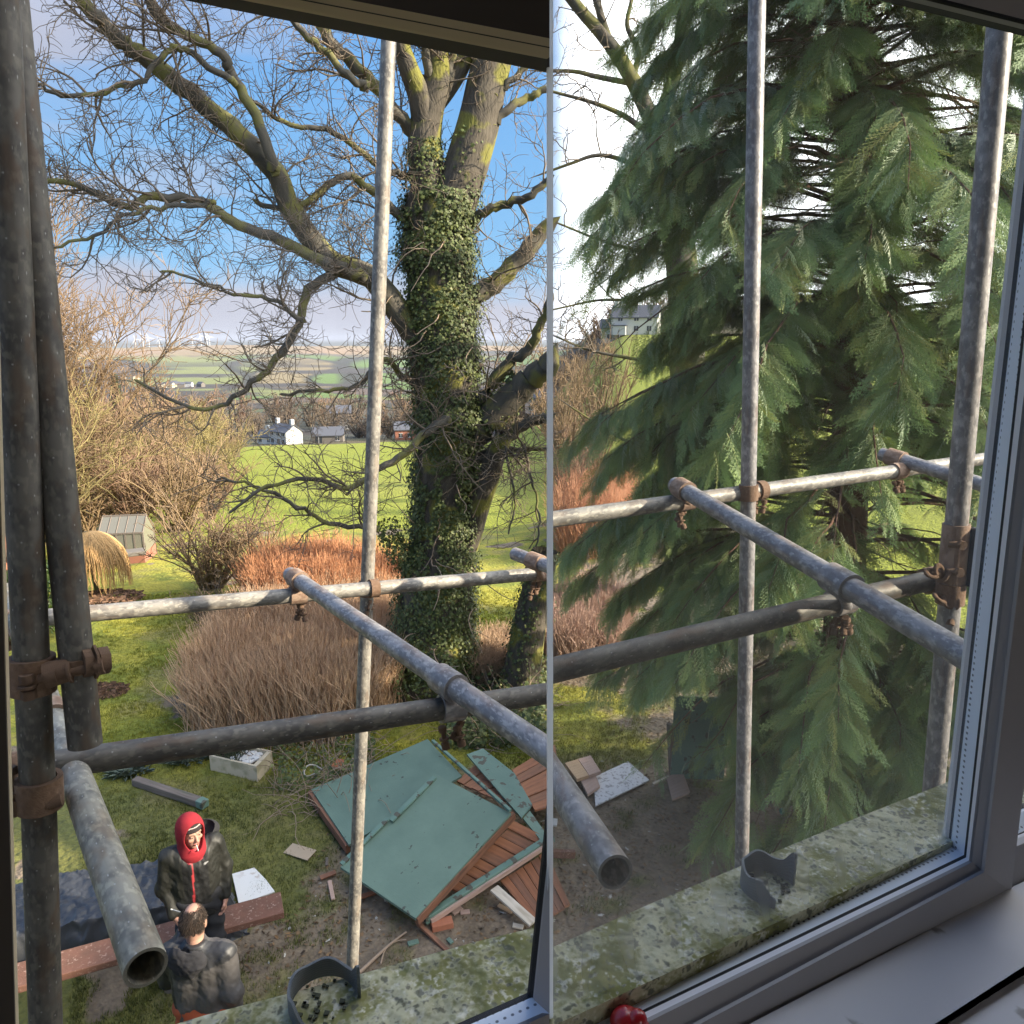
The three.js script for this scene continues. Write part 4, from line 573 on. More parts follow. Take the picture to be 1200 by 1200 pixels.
// ------------------------------------------------------------------ the conifer and the bare tree behind it
{
  const r = rng(404), B = atY(974, 962, 0), t = thing('conifer_tree', 'large dark green conifer with drooping feathery sprays and brown trunk', 'tree', B);
  const line = [[974, 972], [985, 860], [986, 760], [991, 680], [994, 600], [998, 450], [1001, 300], [1004, 130], [1006, 0]].map(([x, y]) => atF(x, y, -B.z).sub(B)); line.push(line[8].clone().add(V(0.03, 2.6, 0)), line[8].clone().add(V(0.05, 5.2, 0)));
  const gb = new GB(), [tP, tR] = sway(line, [0.27, 0.24, 0.20, 0.185, 0.18, 0.17, 0.15, 0.12, 0.09, 0.06, 0.02], 48); gb.tube(tP, tR.map((x) => x * (1 + 0.08 * (r() - 0.5))), 12); mesh('trunk', gb.geo(), M.conBark, t);
  const trunkAt = (h) => { for (let i = 1; i < tP.length; i++) if (tP[i].y > h) { const k = (h - tP[i - 1].y) / (tP[i].y - tP[i - 1].y); return tP[i - 1].clone().lerp(tP[i], k); } return tP[tP.length - 1].clone(); };
  // one flat feathery spray along +x, drooping towards -z
  const spray = (seed) => {
    const k = rng(seed), g = new GB(), zz = (x) => -0.22 * x * x, rib = (a, b, w0, w1) => { const d = V(0, 0, 0).subVectors(b, a), s = V(-d.y, d.x, 0).normalize(); const i0 = g.p.length / 3; for (const [p, w] of [[a, -w0], [a, w0], [b, w1], [b, -w1]]) { const c = p.clone().addScaledVector(s, w); g.v(c.x, c.y, c.z, 0, 0, 1, 0, 0); } g.i.push(i0, i0 + 2, i0 + 1, i0, i0 + 3, i0 + 2); };
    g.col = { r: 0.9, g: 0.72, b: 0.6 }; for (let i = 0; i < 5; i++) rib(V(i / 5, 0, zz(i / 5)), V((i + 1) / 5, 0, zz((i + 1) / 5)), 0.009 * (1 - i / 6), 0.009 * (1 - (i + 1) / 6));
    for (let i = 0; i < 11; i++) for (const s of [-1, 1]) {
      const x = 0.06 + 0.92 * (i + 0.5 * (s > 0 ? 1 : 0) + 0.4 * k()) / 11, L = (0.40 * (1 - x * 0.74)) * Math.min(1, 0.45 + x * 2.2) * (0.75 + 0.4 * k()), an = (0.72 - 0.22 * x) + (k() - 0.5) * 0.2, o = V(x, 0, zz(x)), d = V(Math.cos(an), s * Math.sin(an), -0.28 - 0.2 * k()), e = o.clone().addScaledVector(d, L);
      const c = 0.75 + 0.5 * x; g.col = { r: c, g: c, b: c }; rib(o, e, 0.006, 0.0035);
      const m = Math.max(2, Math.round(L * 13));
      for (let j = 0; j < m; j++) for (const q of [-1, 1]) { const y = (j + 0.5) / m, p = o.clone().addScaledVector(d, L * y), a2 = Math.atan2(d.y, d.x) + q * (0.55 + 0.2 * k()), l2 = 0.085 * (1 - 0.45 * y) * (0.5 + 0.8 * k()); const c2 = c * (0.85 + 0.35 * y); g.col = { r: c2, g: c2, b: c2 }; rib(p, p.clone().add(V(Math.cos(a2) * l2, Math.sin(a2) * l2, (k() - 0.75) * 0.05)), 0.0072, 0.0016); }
    }
    return g.geo();
  };
  const gaps = [[1122, 122, 30, 30], [950, 170, 30, 26], [990, 600, 36, 50], [1095, 600, 24, 36], [1082, 345, 22, 20], [808, 300, 20, 14], [975, 745, 22, 40], [735, 378, 36, 22], [722, 440, 34, 44], [690, 370, 40, 40], [814, 858, 38, 56], [792, 922, 46, 30], [900, 952, 50, 22]];
  const open = (p) => { const q = toPx(p.clone().add(B)); for (const [x, y, a, b] of gaps) if (((q[0] - x) / a) ** 2 + ((q[1] - y) / b) ** 2 < 1) return true; return q[0] < 652; };
  const prof = [[0, 1.0], [0.5, 1.5], [1.5, 2.15], [3, 2.6], [5.3, 2.7], [6.6, 2.6], [8.3, 2.2], [11, 1.6], [13.4, 0.4]];
  const limbs = [], shr = [[], []], shc = [[], []], q = new THREE.Quaternion(), m4 = new THREE.Matrix4(), lb = new GB();
  for (let i = 0; i < 215; i++) { const h = 0.55 + 12.6 * Math.pow((i + r()) / 215, 0.95), a = i * 2.399963 + (r() - 0.5) * 0.5, L = profile(prof, h) * (0.72 + 0.42 * r()); limbs.push([h, V(Math.cos(a), 0, Math.sin(a)), L]); }
  for (let i = 0; i < 64; i++) { const h = 0.9 + 8.6 * (i + r()) / 64, a = Math.PI * 0.62 + (r() - 0.5) * 2.3, L = profile(prof, h) * (0.55 + 0.4 * r()); limbs.push([h, V(Math.cos(a), 0, Math.sin(a)), L]); }
  for (let i = 0; i < 56; i++) { const h = 4.2 + 7.5 * (i + r()) / 56, a = r() * 6.28, L = profile(prof, h) * (0.6 + 0.45 * r()); limbs.push([h, V(Math.cos(a), 0, Math.sin(a)), L]); }
  // the long limbs that make the ragged left edge
  for (const [x, y, f] of [[692, 245, 7.3], [742, 100, 7.5], [690, 325, 7.0], [776, 402, 7.4], [735, 492, 7.2], [700, 560, 7.3], [656, 655, 7.0], [664, 690, 7.3], [716, 640, 6.9], [742, 745, 7.1], [700, 800, 7.2], [752, 800, 7.3], [868, 905, 6.7], [760, 30, 7.6], [755, 540, 6.8], [860, 880, 6.7], [1010, 940, 6.5], [930, 850, 6.4], [1060, 880, 6.5], [700, 290, 6.8], [760, 480, 6.7], [780, 690, 6.6]]) { const p = atF(x, y, f).sub(B), c = trunkAt(p.y + 0.35), d = V(p.x - c.x, 0, p.z - c.z); limbs.push([p.y + 0.42, d.clone().normalize(), d.length(), p]); }
  for (const [h, d, L, tip] of limbs) {
    const s = trunkAt(h), P = [s]; const rise = 0.10 + r() * 0.14, droop = 0.30 + r() * 0.22;
    for (let k = 1; k <= 8; k++) { const u = k / 8; P.push(s.clone().addScaledVector(d, L * u).add(V((r() - 0.5) * 0.08, L * (rise * u - droop * u * u * u), (r() - 0.5) * 0.08))); }
    if (tip) { const off = V(0, 0, 0).subVectors(tip, P[8]); P.forEach((p, k) => p.addScaledVector(off, (k / 8) ** 1.5)); }
    lb.tube(P, taper(0.007 + L * 0.007, 0.003, 8), 5);
    const n = Math.round(L * 78);
    for (let k = 0; k < n; k++) {
      const u = lerp(h > 11 ? 0.05 : h > 4.5 ? 0.16 : 0.26, 1, Math.pow(r(), 0.72)), f = u * 8, i = Math.min(7, Math.floor(f)), p = P[i].clone().lerp(P[i + 1], f - i), ax = V(0, 0, 0).subVectors(P[i + 1], P[i]).normalize(), side = V(-ax.z, 0, ax.x).normalize().multiplyScalar(r() < 0.5 ? -1 : 1);
      const dir = ax.clone().multiplyScalar(0.35 + 0.75 * r()).addScaledVector(side, 0.2 + 1.3 * r() * (1 - u * 0.4)).add(V(0, -0.12 - 0.42 * r(), 0)).normalize(), len = (0.20 + 0.26 * r()) * lerp(1.05, 0.85, u);
      p.add(V((r() - 0.5) * 0.1, (r() - 0.6) * 0.12, (r() - 0.5) * 0.1));
      if (open(p.clone().addScaledVector(dir, len * 0.5)) && r() < 0.93) continue;
      const z = V((r() - 0.5) * 1.7, 0.75, (r() - 0.5) * 1.7).addScaledVector(ax, 0.35); z.addScaledVector(dir, -z.dot(dir)).normalize(); const y = V(0, 0, 0).crossVectors(z, dir);
      m4.makeBasis(dir, y, z); q.setFromRotationMatrix(m4); const w = r() < 0.5 ? 0 : 1; shr[w].push(new THREE.Matrix4().compose(p, q, V(len, len * (0.75 + 0.3 * r()), len)));
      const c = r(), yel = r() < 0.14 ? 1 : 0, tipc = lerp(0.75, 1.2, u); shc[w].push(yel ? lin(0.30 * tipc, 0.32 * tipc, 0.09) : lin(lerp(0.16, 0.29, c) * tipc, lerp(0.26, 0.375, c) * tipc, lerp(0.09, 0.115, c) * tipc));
    }
  }
  mesh('branches', lb.geo(), M.conBark, t).userData.kind = 'stuff';
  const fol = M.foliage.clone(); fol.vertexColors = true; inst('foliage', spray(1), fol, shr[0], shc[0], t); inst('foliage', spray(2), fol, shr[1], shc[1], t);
  // dead inner twigs round the trunk
  const dt = new GB(); for (let k = 0; k < 340; k++) { const h = 0.8 + r() * 8.5, a = r() * 6.28, s = trunkAt(h), P = crook(s, V(Math.cos(a), (r() - 0.7) * 0.8, Math.sin(a)).normalize(), 0.5 + r() * 1.1, 8, 0.22, r, -0.02); dt.tube(P, taper(0.011, 0.003, 8), 4); grow(dt, P, { per: 4, len: [0.15, 0.5], rad: [0.005, 0.0025], segs: 4, wig: 0.3, fwd: 0.6, lift: -0.1, sides: 3 }, r); }
  mesh('dead_twigs', dt.geo(), M.deadTwig, t).userData.kind = 'stuff';
  const st = new GB(); for (const [dx, w] of [[-0.12, 0.06], [0.02, 0.05], [0.10, 0.04]]) { const b = atY(955, 962, 0).sub(B); st.tube(crook(b.add(V(dx, 0, dx)), V(dx * 0.6, 1, 0.05).normalize(), 0.85, 5, 0.1, r), taper(w, w * 0.5, 5), 7); } mesh('dead_stem', st.geo(), std({ color: lin(0.26, 0.13, 0.075), roughness: 0.95 }), t);

  // bare tree behind: only its top left limbs show
  const F = 12.5, O = atF(800, 700, F).setY(groundY(atF(800, 700, F).x, -F)), bt = thing('bare_tree', 'grey bare tree behind the conifer, its limbs against the white sky', 'tree', O), rr = rng(9);
  const seg = (px, a, b, f) => { const W = px.map(([x, y]) => atF(x, y, f || F).sub(O)), n = px.length * 4; return sway(W, [a * 13 / FOCAL, b * 13 / FOCAL], n); };
  const tg = new GB(), [bp, br] = seg([[800, 760], [802, 600], [806, 450], [800, 320], [785, 220], [768, 150]], 24, 13); tg.tube(bp, br, 10); mesh('trunk', tg.geo(), M.limb, bt);
  const L3 = { per: 7, len: [0.1, 0.4], rad: [0.006, 0.003], segs: 4, wig: 0.45, sides: 3 }, L2 = { per: 4.5, len: [0.3, 0.9], rad: [0.011, 0.005], segs: 6, wig: 0.4, sides: 3, next: L3 };
  for (const [px, a, b] of [[[[768, 150], [742, 95], [722, 62], [702, 36], [682, 14], [655, -20]], 8.5, 5], [[[715, 52], [706, 25], [696, -10]], 4.5, 3.5], [[[742, 98], [700, 90], [675, 84], [640, 83]], 3, 1.5], [[[775, 170], [735, 138], [700, 122], [650, 108]], 3.5, 1.4], [[[790, 230], [735, 190], [700, 182], [668, 192], [640, 202]], 3, 1.1], [[[768, 150], [790, 90], [800, 20], [806, -60]], 8, 5], [[[800, 330], [745, 350], [700, 352], [652, 362]], 2.4, 0.9], [[[804, 430], [740, 420], [690, 410], [655, 396]], 2.4, 0.9], [[[742, 90], [748, 60], [735, 30], [740, 0]], 3.5, 2], [[[800, 300], [740, 292], [700, 280], [655, 262]], 2.4, 1.0], [[[806, 520], [745, 520], [705, 500], [668, 476]], 2.4, 0.9]]) {
    const [P, R] = seg(px, a, b), g = new GB(), e = P.length - 1; g.tube([...P, P[e].clone().addScaledVector(V(0, 0, 0).subVectors(P[e], P[e - 1]).normalize(), 0.3)], [...R, 0.002], 8); const l = mesh('limb', g.geo(), M.limb, bt), w = new GB(); grow(w, P, { per: 3.6, len: [0.4, 1.3], rad: [0.014, 0.006], segs: 7, wig: 0.34, from: 0.15, sides: 4, next: L2, keep: (p) => toPx(p.clone().add(O))[0] > 652 }, rr); mesh('twigs', w.geo(), M.twig, l).userData.kind = 'stuff';
  }
}

// ------------------------------------------------------------------ scaffolding
const RT = 0.02415;
{
  for (const k of ['tubeDark', 'tubePale', 'tubeMid', 'tubeOlive']) M[k].map.repeat.set(4, 1.7);
  const dir = (p, q) => V(0, 0, 0).subVectors(q, p).normalize();
  const annulus = (g, o, i, n, d) => { const P = (k) => V(g.p[k * 3], g.p[k * 3 + 1], g.p[k * 3 + 2]); for (let s = 0; s < n; s++) { const a = P(o + s), b = P(o + s + 1), c = P(i + s + 1), e = P(i + s), w = V(0, 0, 0).crossVectors(b.clone().sub(a), e.clone().sub(a)); w.dot(d) > 0 ? g.quad(a, b, c, e) : g.quad(b, a, e, c); } };
  const pipe = (p, q, cut) => {
    const g = new GB(), mid = p.clone().lerp(q, 0.5), ri = RT - 0.004; g.tube([p, mid, q], [RT, RT, RT], 28); g.tube([p, mid, q], [ri, ri, ri], 28, true);
    const N = g.p.length / 3 / 2; for (const at of [0, 2]) annulus(g, at * 29, N + at * 29, 28, at ? dir(p, q) : dir(q, p));
    if (cut) { const E = V(0, EYE, 0), n = V(0, 0, 0).crossVectors(ray(cut[1], 0), ray(cut[1], 1200)), d = dir(p, q), row = cut[0] ? 2 : 0; const fix = (i) => { const v = V(g.p[i * 3], g.p[i * 3 + 1], g.p[i * 3 + 2]), t = -v.clone().sub(E).dot(n) / d.dot(n); v.addScaledVector(d, t); g.p[i * 3] = v.x; g.p[i * 3 + 1] = v.y; g.p[i * 3 + 2] = v.z; }; for (const o of [0, 87]) for (let s = 0; s <= 28; s++) fix(o + row * 29 + s); for (let i = 174; i < g.p.length / 3; i++) { const v = V(g.p[i * 3], g.p[i * 3 + 1], g.p[i * 3 + 2]); if (v.distanceTo(cut[0] ? q : p) < 0.03) fix(i); } }
    return g.geo();
  };
  const ring = (p, d, w, r = RT, th = 0.006) => { const g = new GB(), u = d.clone().normalize(), a = p.clone().addScaledVector(u, -w / 2), b = p.clone().addScaledVector(u, w / 2), R = r + th; g.tube([a, b], [R, R], 24); const k = g.p.length / 3; g.tube([a, b], [r, r], 24, true); for (const at of [0, 1]) annulus(g, at * 25, k + at * 25, 24, at ? u : u.clone().negate()); return g.geo(); };
  const bolt = (p, q, r = 0.006) => { const d = V(0, 0, 0).subVectors(q, p).normalize(), L = p.distanceTo(q); const nut = (t, R, h) => rod(p.clone().addScaledVector(d, L * t), p.clone().addScaledVector(d, L * t + h), R, 6); return mergeGeometries([rod(p, q, r, 8), nut(0, r * 2.1, 0.012), nut(0.72, r * 2.1, 0.014), nut(0.5, r * 2.6, 0.004)]); };
  const drop = (p, s, amp = 1) => { const g = []; const k = rng(s); for (let i = 0; i < 3; i++) { const a = p.clone().add(V((k() - 0.5) * 0.05, -0.008 - k() * 0.012, (k() - 0.5) * 0.035)), b = a.clone().add(V((k() - 0.5) * 0.045, -0.032 * amp - k() * 0.026, (k() - 0.3) * 0.05)); g.push(bolt(a, b, 0.0045)); } return mergeGeometries(g); };
  const pn = (n) => n;
  const along = (p, q, x) => { let lo = 0, hi = 1; const inc = toPx(q)[0] > toPx(p)[0]; for (let k = 0; k < 40; k++) { const m = (lo + hi) / 2, X = toPx(p.clone().lerp(q, m))[0]; (X < x) === inc ? lo = m : hi = m; } return p.clone().lerp(q, lo); };
  const alongY = (p, q, y) => { let lo = 0, hi = 1; const inc = toPx(q)[1] > toPx(p)[1]; for (let k = 0; k < 40; k++) { const m = (lo + hi) / 2, Y = toPx(p.clone().lerp(q, m))[1]; (Y < y) === inc ? lo = m : hi = m; } return p.clone().lerp(q, lo); };
  const toGround = (p, q) => q.clone().add(V(0, 0, 0).subVectors(q, p).multiplyScalar((q.y - 0.02) / (p.y - q.y)));
  // a right-angle coupler: a half-wrapped saddle over one tube, a ring round the other, a web between them, and loose bolts
  const coupler = (g, a, da, b, db, m, seed, wide = 0.062) => {
    const c = mesh('coupler', mergeGeometries([ring(a, da, wide, RT + 0.0005, 0.007), ring(b, db, 0.05, RT + 0.0008, 0.006), rod(a.clone().add(V(0, -0.012, 0)), b.clone().add(V(0.012, -0.01, 0.012)), 0.012, 8)]), m, g);
    const lo = a.y < b.y ? a : b; mesh('bolt', drop(lo.clone().add(V(0, -RT, 0)), seed), M.rust, c); return c;
  };
  // ---- left
  const S = thing('scaffold', 'grey scaffold of upright and crossing tubes seen through the window on the ivied tree side', 'scaffold', V(0, 0, 0));
  const A0 = atH(-4, -60, 1.30), A1 = atH(44, 915, 1.26), A1b = atH(45.5, 928, 1.265), A2 = atH(54, 1200, 1.265);
  mesh('standard', pipe(A0.clone().addScaledVector(dir(A1, A0), 0.6), A1), M.tubeDark, S); mesh('standard', pipe(A1b.clone().lerp(A1, 0.4), toGround(A1b, A2)), M.tubeDark, S);
  const B0 = atH(5, -60, 1.37), B1 = atH(100, 873, 1.235); mesh('short_tube', pipe(B0.clone().addScaledVector(dir(B1, B0), 0.6), B1), M.tubeDark, S);
  const C0 = atH(459, -40, 2.62), C1 = atH(413, 1130, 2.62); mesh('standard', pipe(C0.clone().addScaledVector(dir(C1, C0), 0.8), toGround(C0, C1)), M.tubePale, S);
  const L1a = atD(-30, 731, 2.0), L1b = atD(645, 671, 2.85); mesh('ledger', pipe(L1a, L1b, [1, 644.5]), M.tubePale, S);
  const L2a = atD(-40, 911, 1.21), L2b = atD(643, 812.3, 1.72); mesh('ledger', pipe(L2a, L2b, [1, 644.5]), M.tubeDark, S);
  const T1a = atD(340, 673, 2.44), T1b = atD(645, 883, 1.30); mesh('transom', pipe(T1a, T1b, [1, 644.5]), M.tubeMid, S);
  const T2a = atD(171, 1134, 0.86), T2b = atD(8, 692, 2.28); mesh('transom', pipe(T2a, T2b), M.tubeOlive, S);
  const T3a = atD(603, 649, 2.76), T3b = atD(643, 664, 2.62); mesh('transom', pipe(T3a, T3b, [1, 644.5]), M.tubeMid, S);
  const dL1 = dir(L1a, L1b), dL2 = dir(L2a, L2b), dT1 = dir(T1a, T1b), dT2 = dir(T2a, T2b), dC = dir(C0, C1);
  coupler(S, along(T1a, T1b, 349), dT1, along(L1a, L1b, 349), dL1, M.clay, 3);
  coupler(S, along(T1a, T1b, 525), dT1, along(L2a, L2b, 529), dL2, M.tubeMid, 4, 0.075);
  coupler(S, along(L1a, L1b, 438), dL1, alongY(C0, C1, 690), dC, M.rust, 5, 0.03);
  coupler(S, along(T3a, T3b, 628), dir(T3a, T3b), along(L1a, L1b, 632), dL1, M.clay, 6);
  coupler(S, alongY(T2a, T2b, 838), dT2, along(L1a, L1b, 10), dL1, M.clay, 8, 0.05).children[0].visible = true;
  { // rusty swivel coupler that ties the two uprights
    const a = alongY(A0, A1, 790), b = alongY(B0, B1, 778), d = dir(a, b), up = V(0, 1, 0), f = V(0, 0, 1);
    const c = mesh('coupler', mergeGeometries([ring(a, dir(A0, A1), 0.055, RT + 0.0006, 0.007), ring(b, dir(B0, B1), 0.022, RT + 0.0006, 0.006), rod(a.clone().addScaledVector(d, 0.03).addScaledVector(f, 0.022), a.clone().addScaledVector(d, 0.062).addScaledVector(f, 0.020), 0.021, 10, 0.018), rod(a.clone().addScaledVector(d, -0.045).addScaledVector(up, -0.008), a.clone().addScaledVector(d, -0.022), 0.017, 8)]), M.rust, S);
    mesh('bolt', bolt(b.clone().addScaledVector(d, 0.052).addScaledVector(f, 0.03).addScaledVector(up, -0.002), b.clone().addScaledVector(d, -0.035).addScaledVector(f, 0.032), 0.0065), M.rust, c);
    mesh('bolt', bolt(b.clone().addScaledVector(d, 0.022).addScaledVector(f, 0.026).addScaledVector(up, 0.006), b.clone().addScaledVector(d, 0.045).addScaledVector(f, 0.014), 0.010), M.rust, c);
    mesh('bolt', bolt(a.clone().addScaledVector(up, 0.012).addScaledVector(f, 0.033).addScaledVector(d, 0.012), a.clone().addScaledVector(up, -0.022).addScaledVector(f, 0.034).addScaledVector(d, 0.012), 0.005), M.rust, c);
    const e = A1.clone(), c2 = mesh('coupler', mergeGeometries([ring(e.clone().add(V(0, -0.02, 0)), dir(A0, A1), 0.05, RT + 0.0006, 0.008), ring(along(L2a, L2b, 22), dL2, 0.045, RT + 0.0006, 0.006), rod(e.clone().add(V(-0.038, -0.03, 0.01)), e.clone().add(V(-0.022, -0.03, 0.03)), 0.014, 8), rod(e.clone().add(V(0.02, -0.03, 0.016)), e.clone().add(V(0.036, -0.028, 0.006)), 0.010, 8)]), M.rust, S);
    mesh('bolt', bolt(e.clone().add(V(-0.034, 0.03, 0.012)), e.clone().add(V(-0.028, -0.045, 0.022)), 0.006), M.rust, c2);
  }
  { // red-rusted tube end at the window jamb
    const p = atD(-1, 592, 2.6), q = atD(1, 668, 2.6), c = mesh('end_tube', pipe(p, q), M.redRust, S); void c;
    for (const y of [618, 648]) mesh('coupler', mergeGeometries([ring(alongY(p, q, y), dir(p, q), 0.03, RT + 0.0005, 0.008), rod(alongY(p, q, y).add(V(0.02, 0, 0.02)), alongY(p, q, y).add(V(0.06, -0.01, 0.01)), 0.012, 7)]), M.rust, S);
  }
  // ---- right
  const Q = thing('scaffold', 'grey scaffold of upright and crossing tubes in front of the conifer', 'scaffold', V(0, 0, 0));
  const D0 = atH(888, -40, 2.46), D1 = atH(869.5, 995, 2.46); mesh('standard', pipe(D0.clone().addScaledVector(dir(D1, D0), 0.8), toGround(D0, D1)), M.tubeMid, Q);
  const E0 = atH(1176, -20, 1.95), E1 = atH(1093, 935, 1.95), Em = alongY(E0, E1, 650); mesh('standard', pipe(E0.clone().addScaledVector(dir(E1, E0), 0.7), Em), M.tubeMid, Q); mesh('standard', pipe(Em.clone().addScaledVector(dir(E0, E1), 0.004), toGround(E0, E1)), M.tubeMid, Q);
  const N1a = atD(649, 608.5, 2.13), N1b = atD(1230, 527, 3.05); mesh('ledger', pipe(N1a, N1b, [0, 646]), M.tubePale, Q);
  const K2a = atD(649, 785.3, 1.40), K2b = atD(1090, 680, 1.80); mesh('ledger', pipe(K2a, K2b, [0, 646]), M.tubeDark, Q);
  const X1a = atD(791, 568, 2.30), X1b = atD(1230, 827, 1.12); mesh('transom', pipe(X1a, X1b), M.tubeMid, Q);
  const X2a = atD(721, 1022, 0.98), X2b = atD(646, 906, 1.26); mesh('transom', pipe(X2a, X2b, [1, 646]), M.tubeMid, Q);
  const X3a = atD(1033, 532, 2.78), X3b = atD(1230, 592, 2.3); mesh('transom', pipe(X3a, X3b), M.tubeMid, Q);
  coupler(Q, along(X1a, X1b, 801), dir(X1a, X1b), along(N1a, N1b, 803), dir(N1a, N1b), M.clay, 13);
  coupler(Q, along(X1a, X1b, 985), dir(X1a, X1b), along(K2a, K2b, 985), dir(K2a, K2b), M.tubeMid, 14, 0.072);
  coupler(Q, along(N1a, N1b, 891), dir(N1a, N1b), alongY(D0, D1, 577), dir(D0, D1), M.rust, 15, 0.028);
  coupler(Q, along(X3a, X3b, 1050), dir(X3a, X3b), along(N1a, N1b, 1052), dir(N1a, N1b), M.clay, 16);
  coupler(Q, K2b.clone(), dir(K2a, K2b), alongY(E0, E1, 695), dir(E0, E1), M.rust, 17, 0.03);
  { const p = alongY(E0, E1, 688).add(V(-0.045, 0, 0)), g = []; for (const [dx, dy, a] of [[0, 0.045, 0.2], [0.012, 0.035, 1.3], [-0.015, 0.04, 0.7], [0.01, -0.02, 2.1], [0.03, -0.03, 0.4], [0.05, -0.028, 1.6]]) g.push(new THREE.TorusGeometry(0.0095, 0.0046, 8, 16).scale(1, 1.5, 1).rotateY(a).rotateZ(a * 2).translate(p.x + dx, p.y + dy, p.z + 0.02)); mesh('chain', mergeGeometries(g), M.rust, Q); }
  { // sleeve that joins the upright, with its dark flange
    const a = alongY(E0, E1, 614), b = alongY(E0, E1, 682), d = dir(a, b), tow = V(0, EYE, 0).sub(a).setY(0).normalize(), sd = V(-tow.z, 0, tow.x).multiplyScalar(-1); if (sd.x < 0) sd.multiplyScalar(-1);
    const sl = mesh('sleeve', ring(a.clone().lerp(b, 0.5), d, a.distanceTo(b), RT + 0.0004, 0.0045), M.clay, Q);
    for (const k of [0.3, 0.76]) { const p = a.clone().lerp(b, k).addScaledVector(tow, 0.03); mesh('bolt', mergeGeometries([rod(p.clone().addScaledVector(sd, -0.012), p.clone().addScaledVector(sd, 0.012), 0.008, 6), rod(p.clone().addScaledVector(sd, 0.010).addScaledVector(tow, -0.01), p.clone().addScaledVector(sd, 0.016).addScaledVector(tow, 0.004), 0.011, 8)]), M.rust, sl); }
    const w = a.distanceTo(b), fl = mesh('flange', new RoundedBoxGeometry(0.022, w, 0.03, 3, 0.006), M.gasket, sl), c = a.clone().lerp(b, 0.53).addScaledVector(sd, RT + 0.016); fl.position.copy(c); fl.quaternion.setFromUnitVectors(V(0, 1, 0), d.clone().negate()); fl.rotateY(0.5);
  }
}

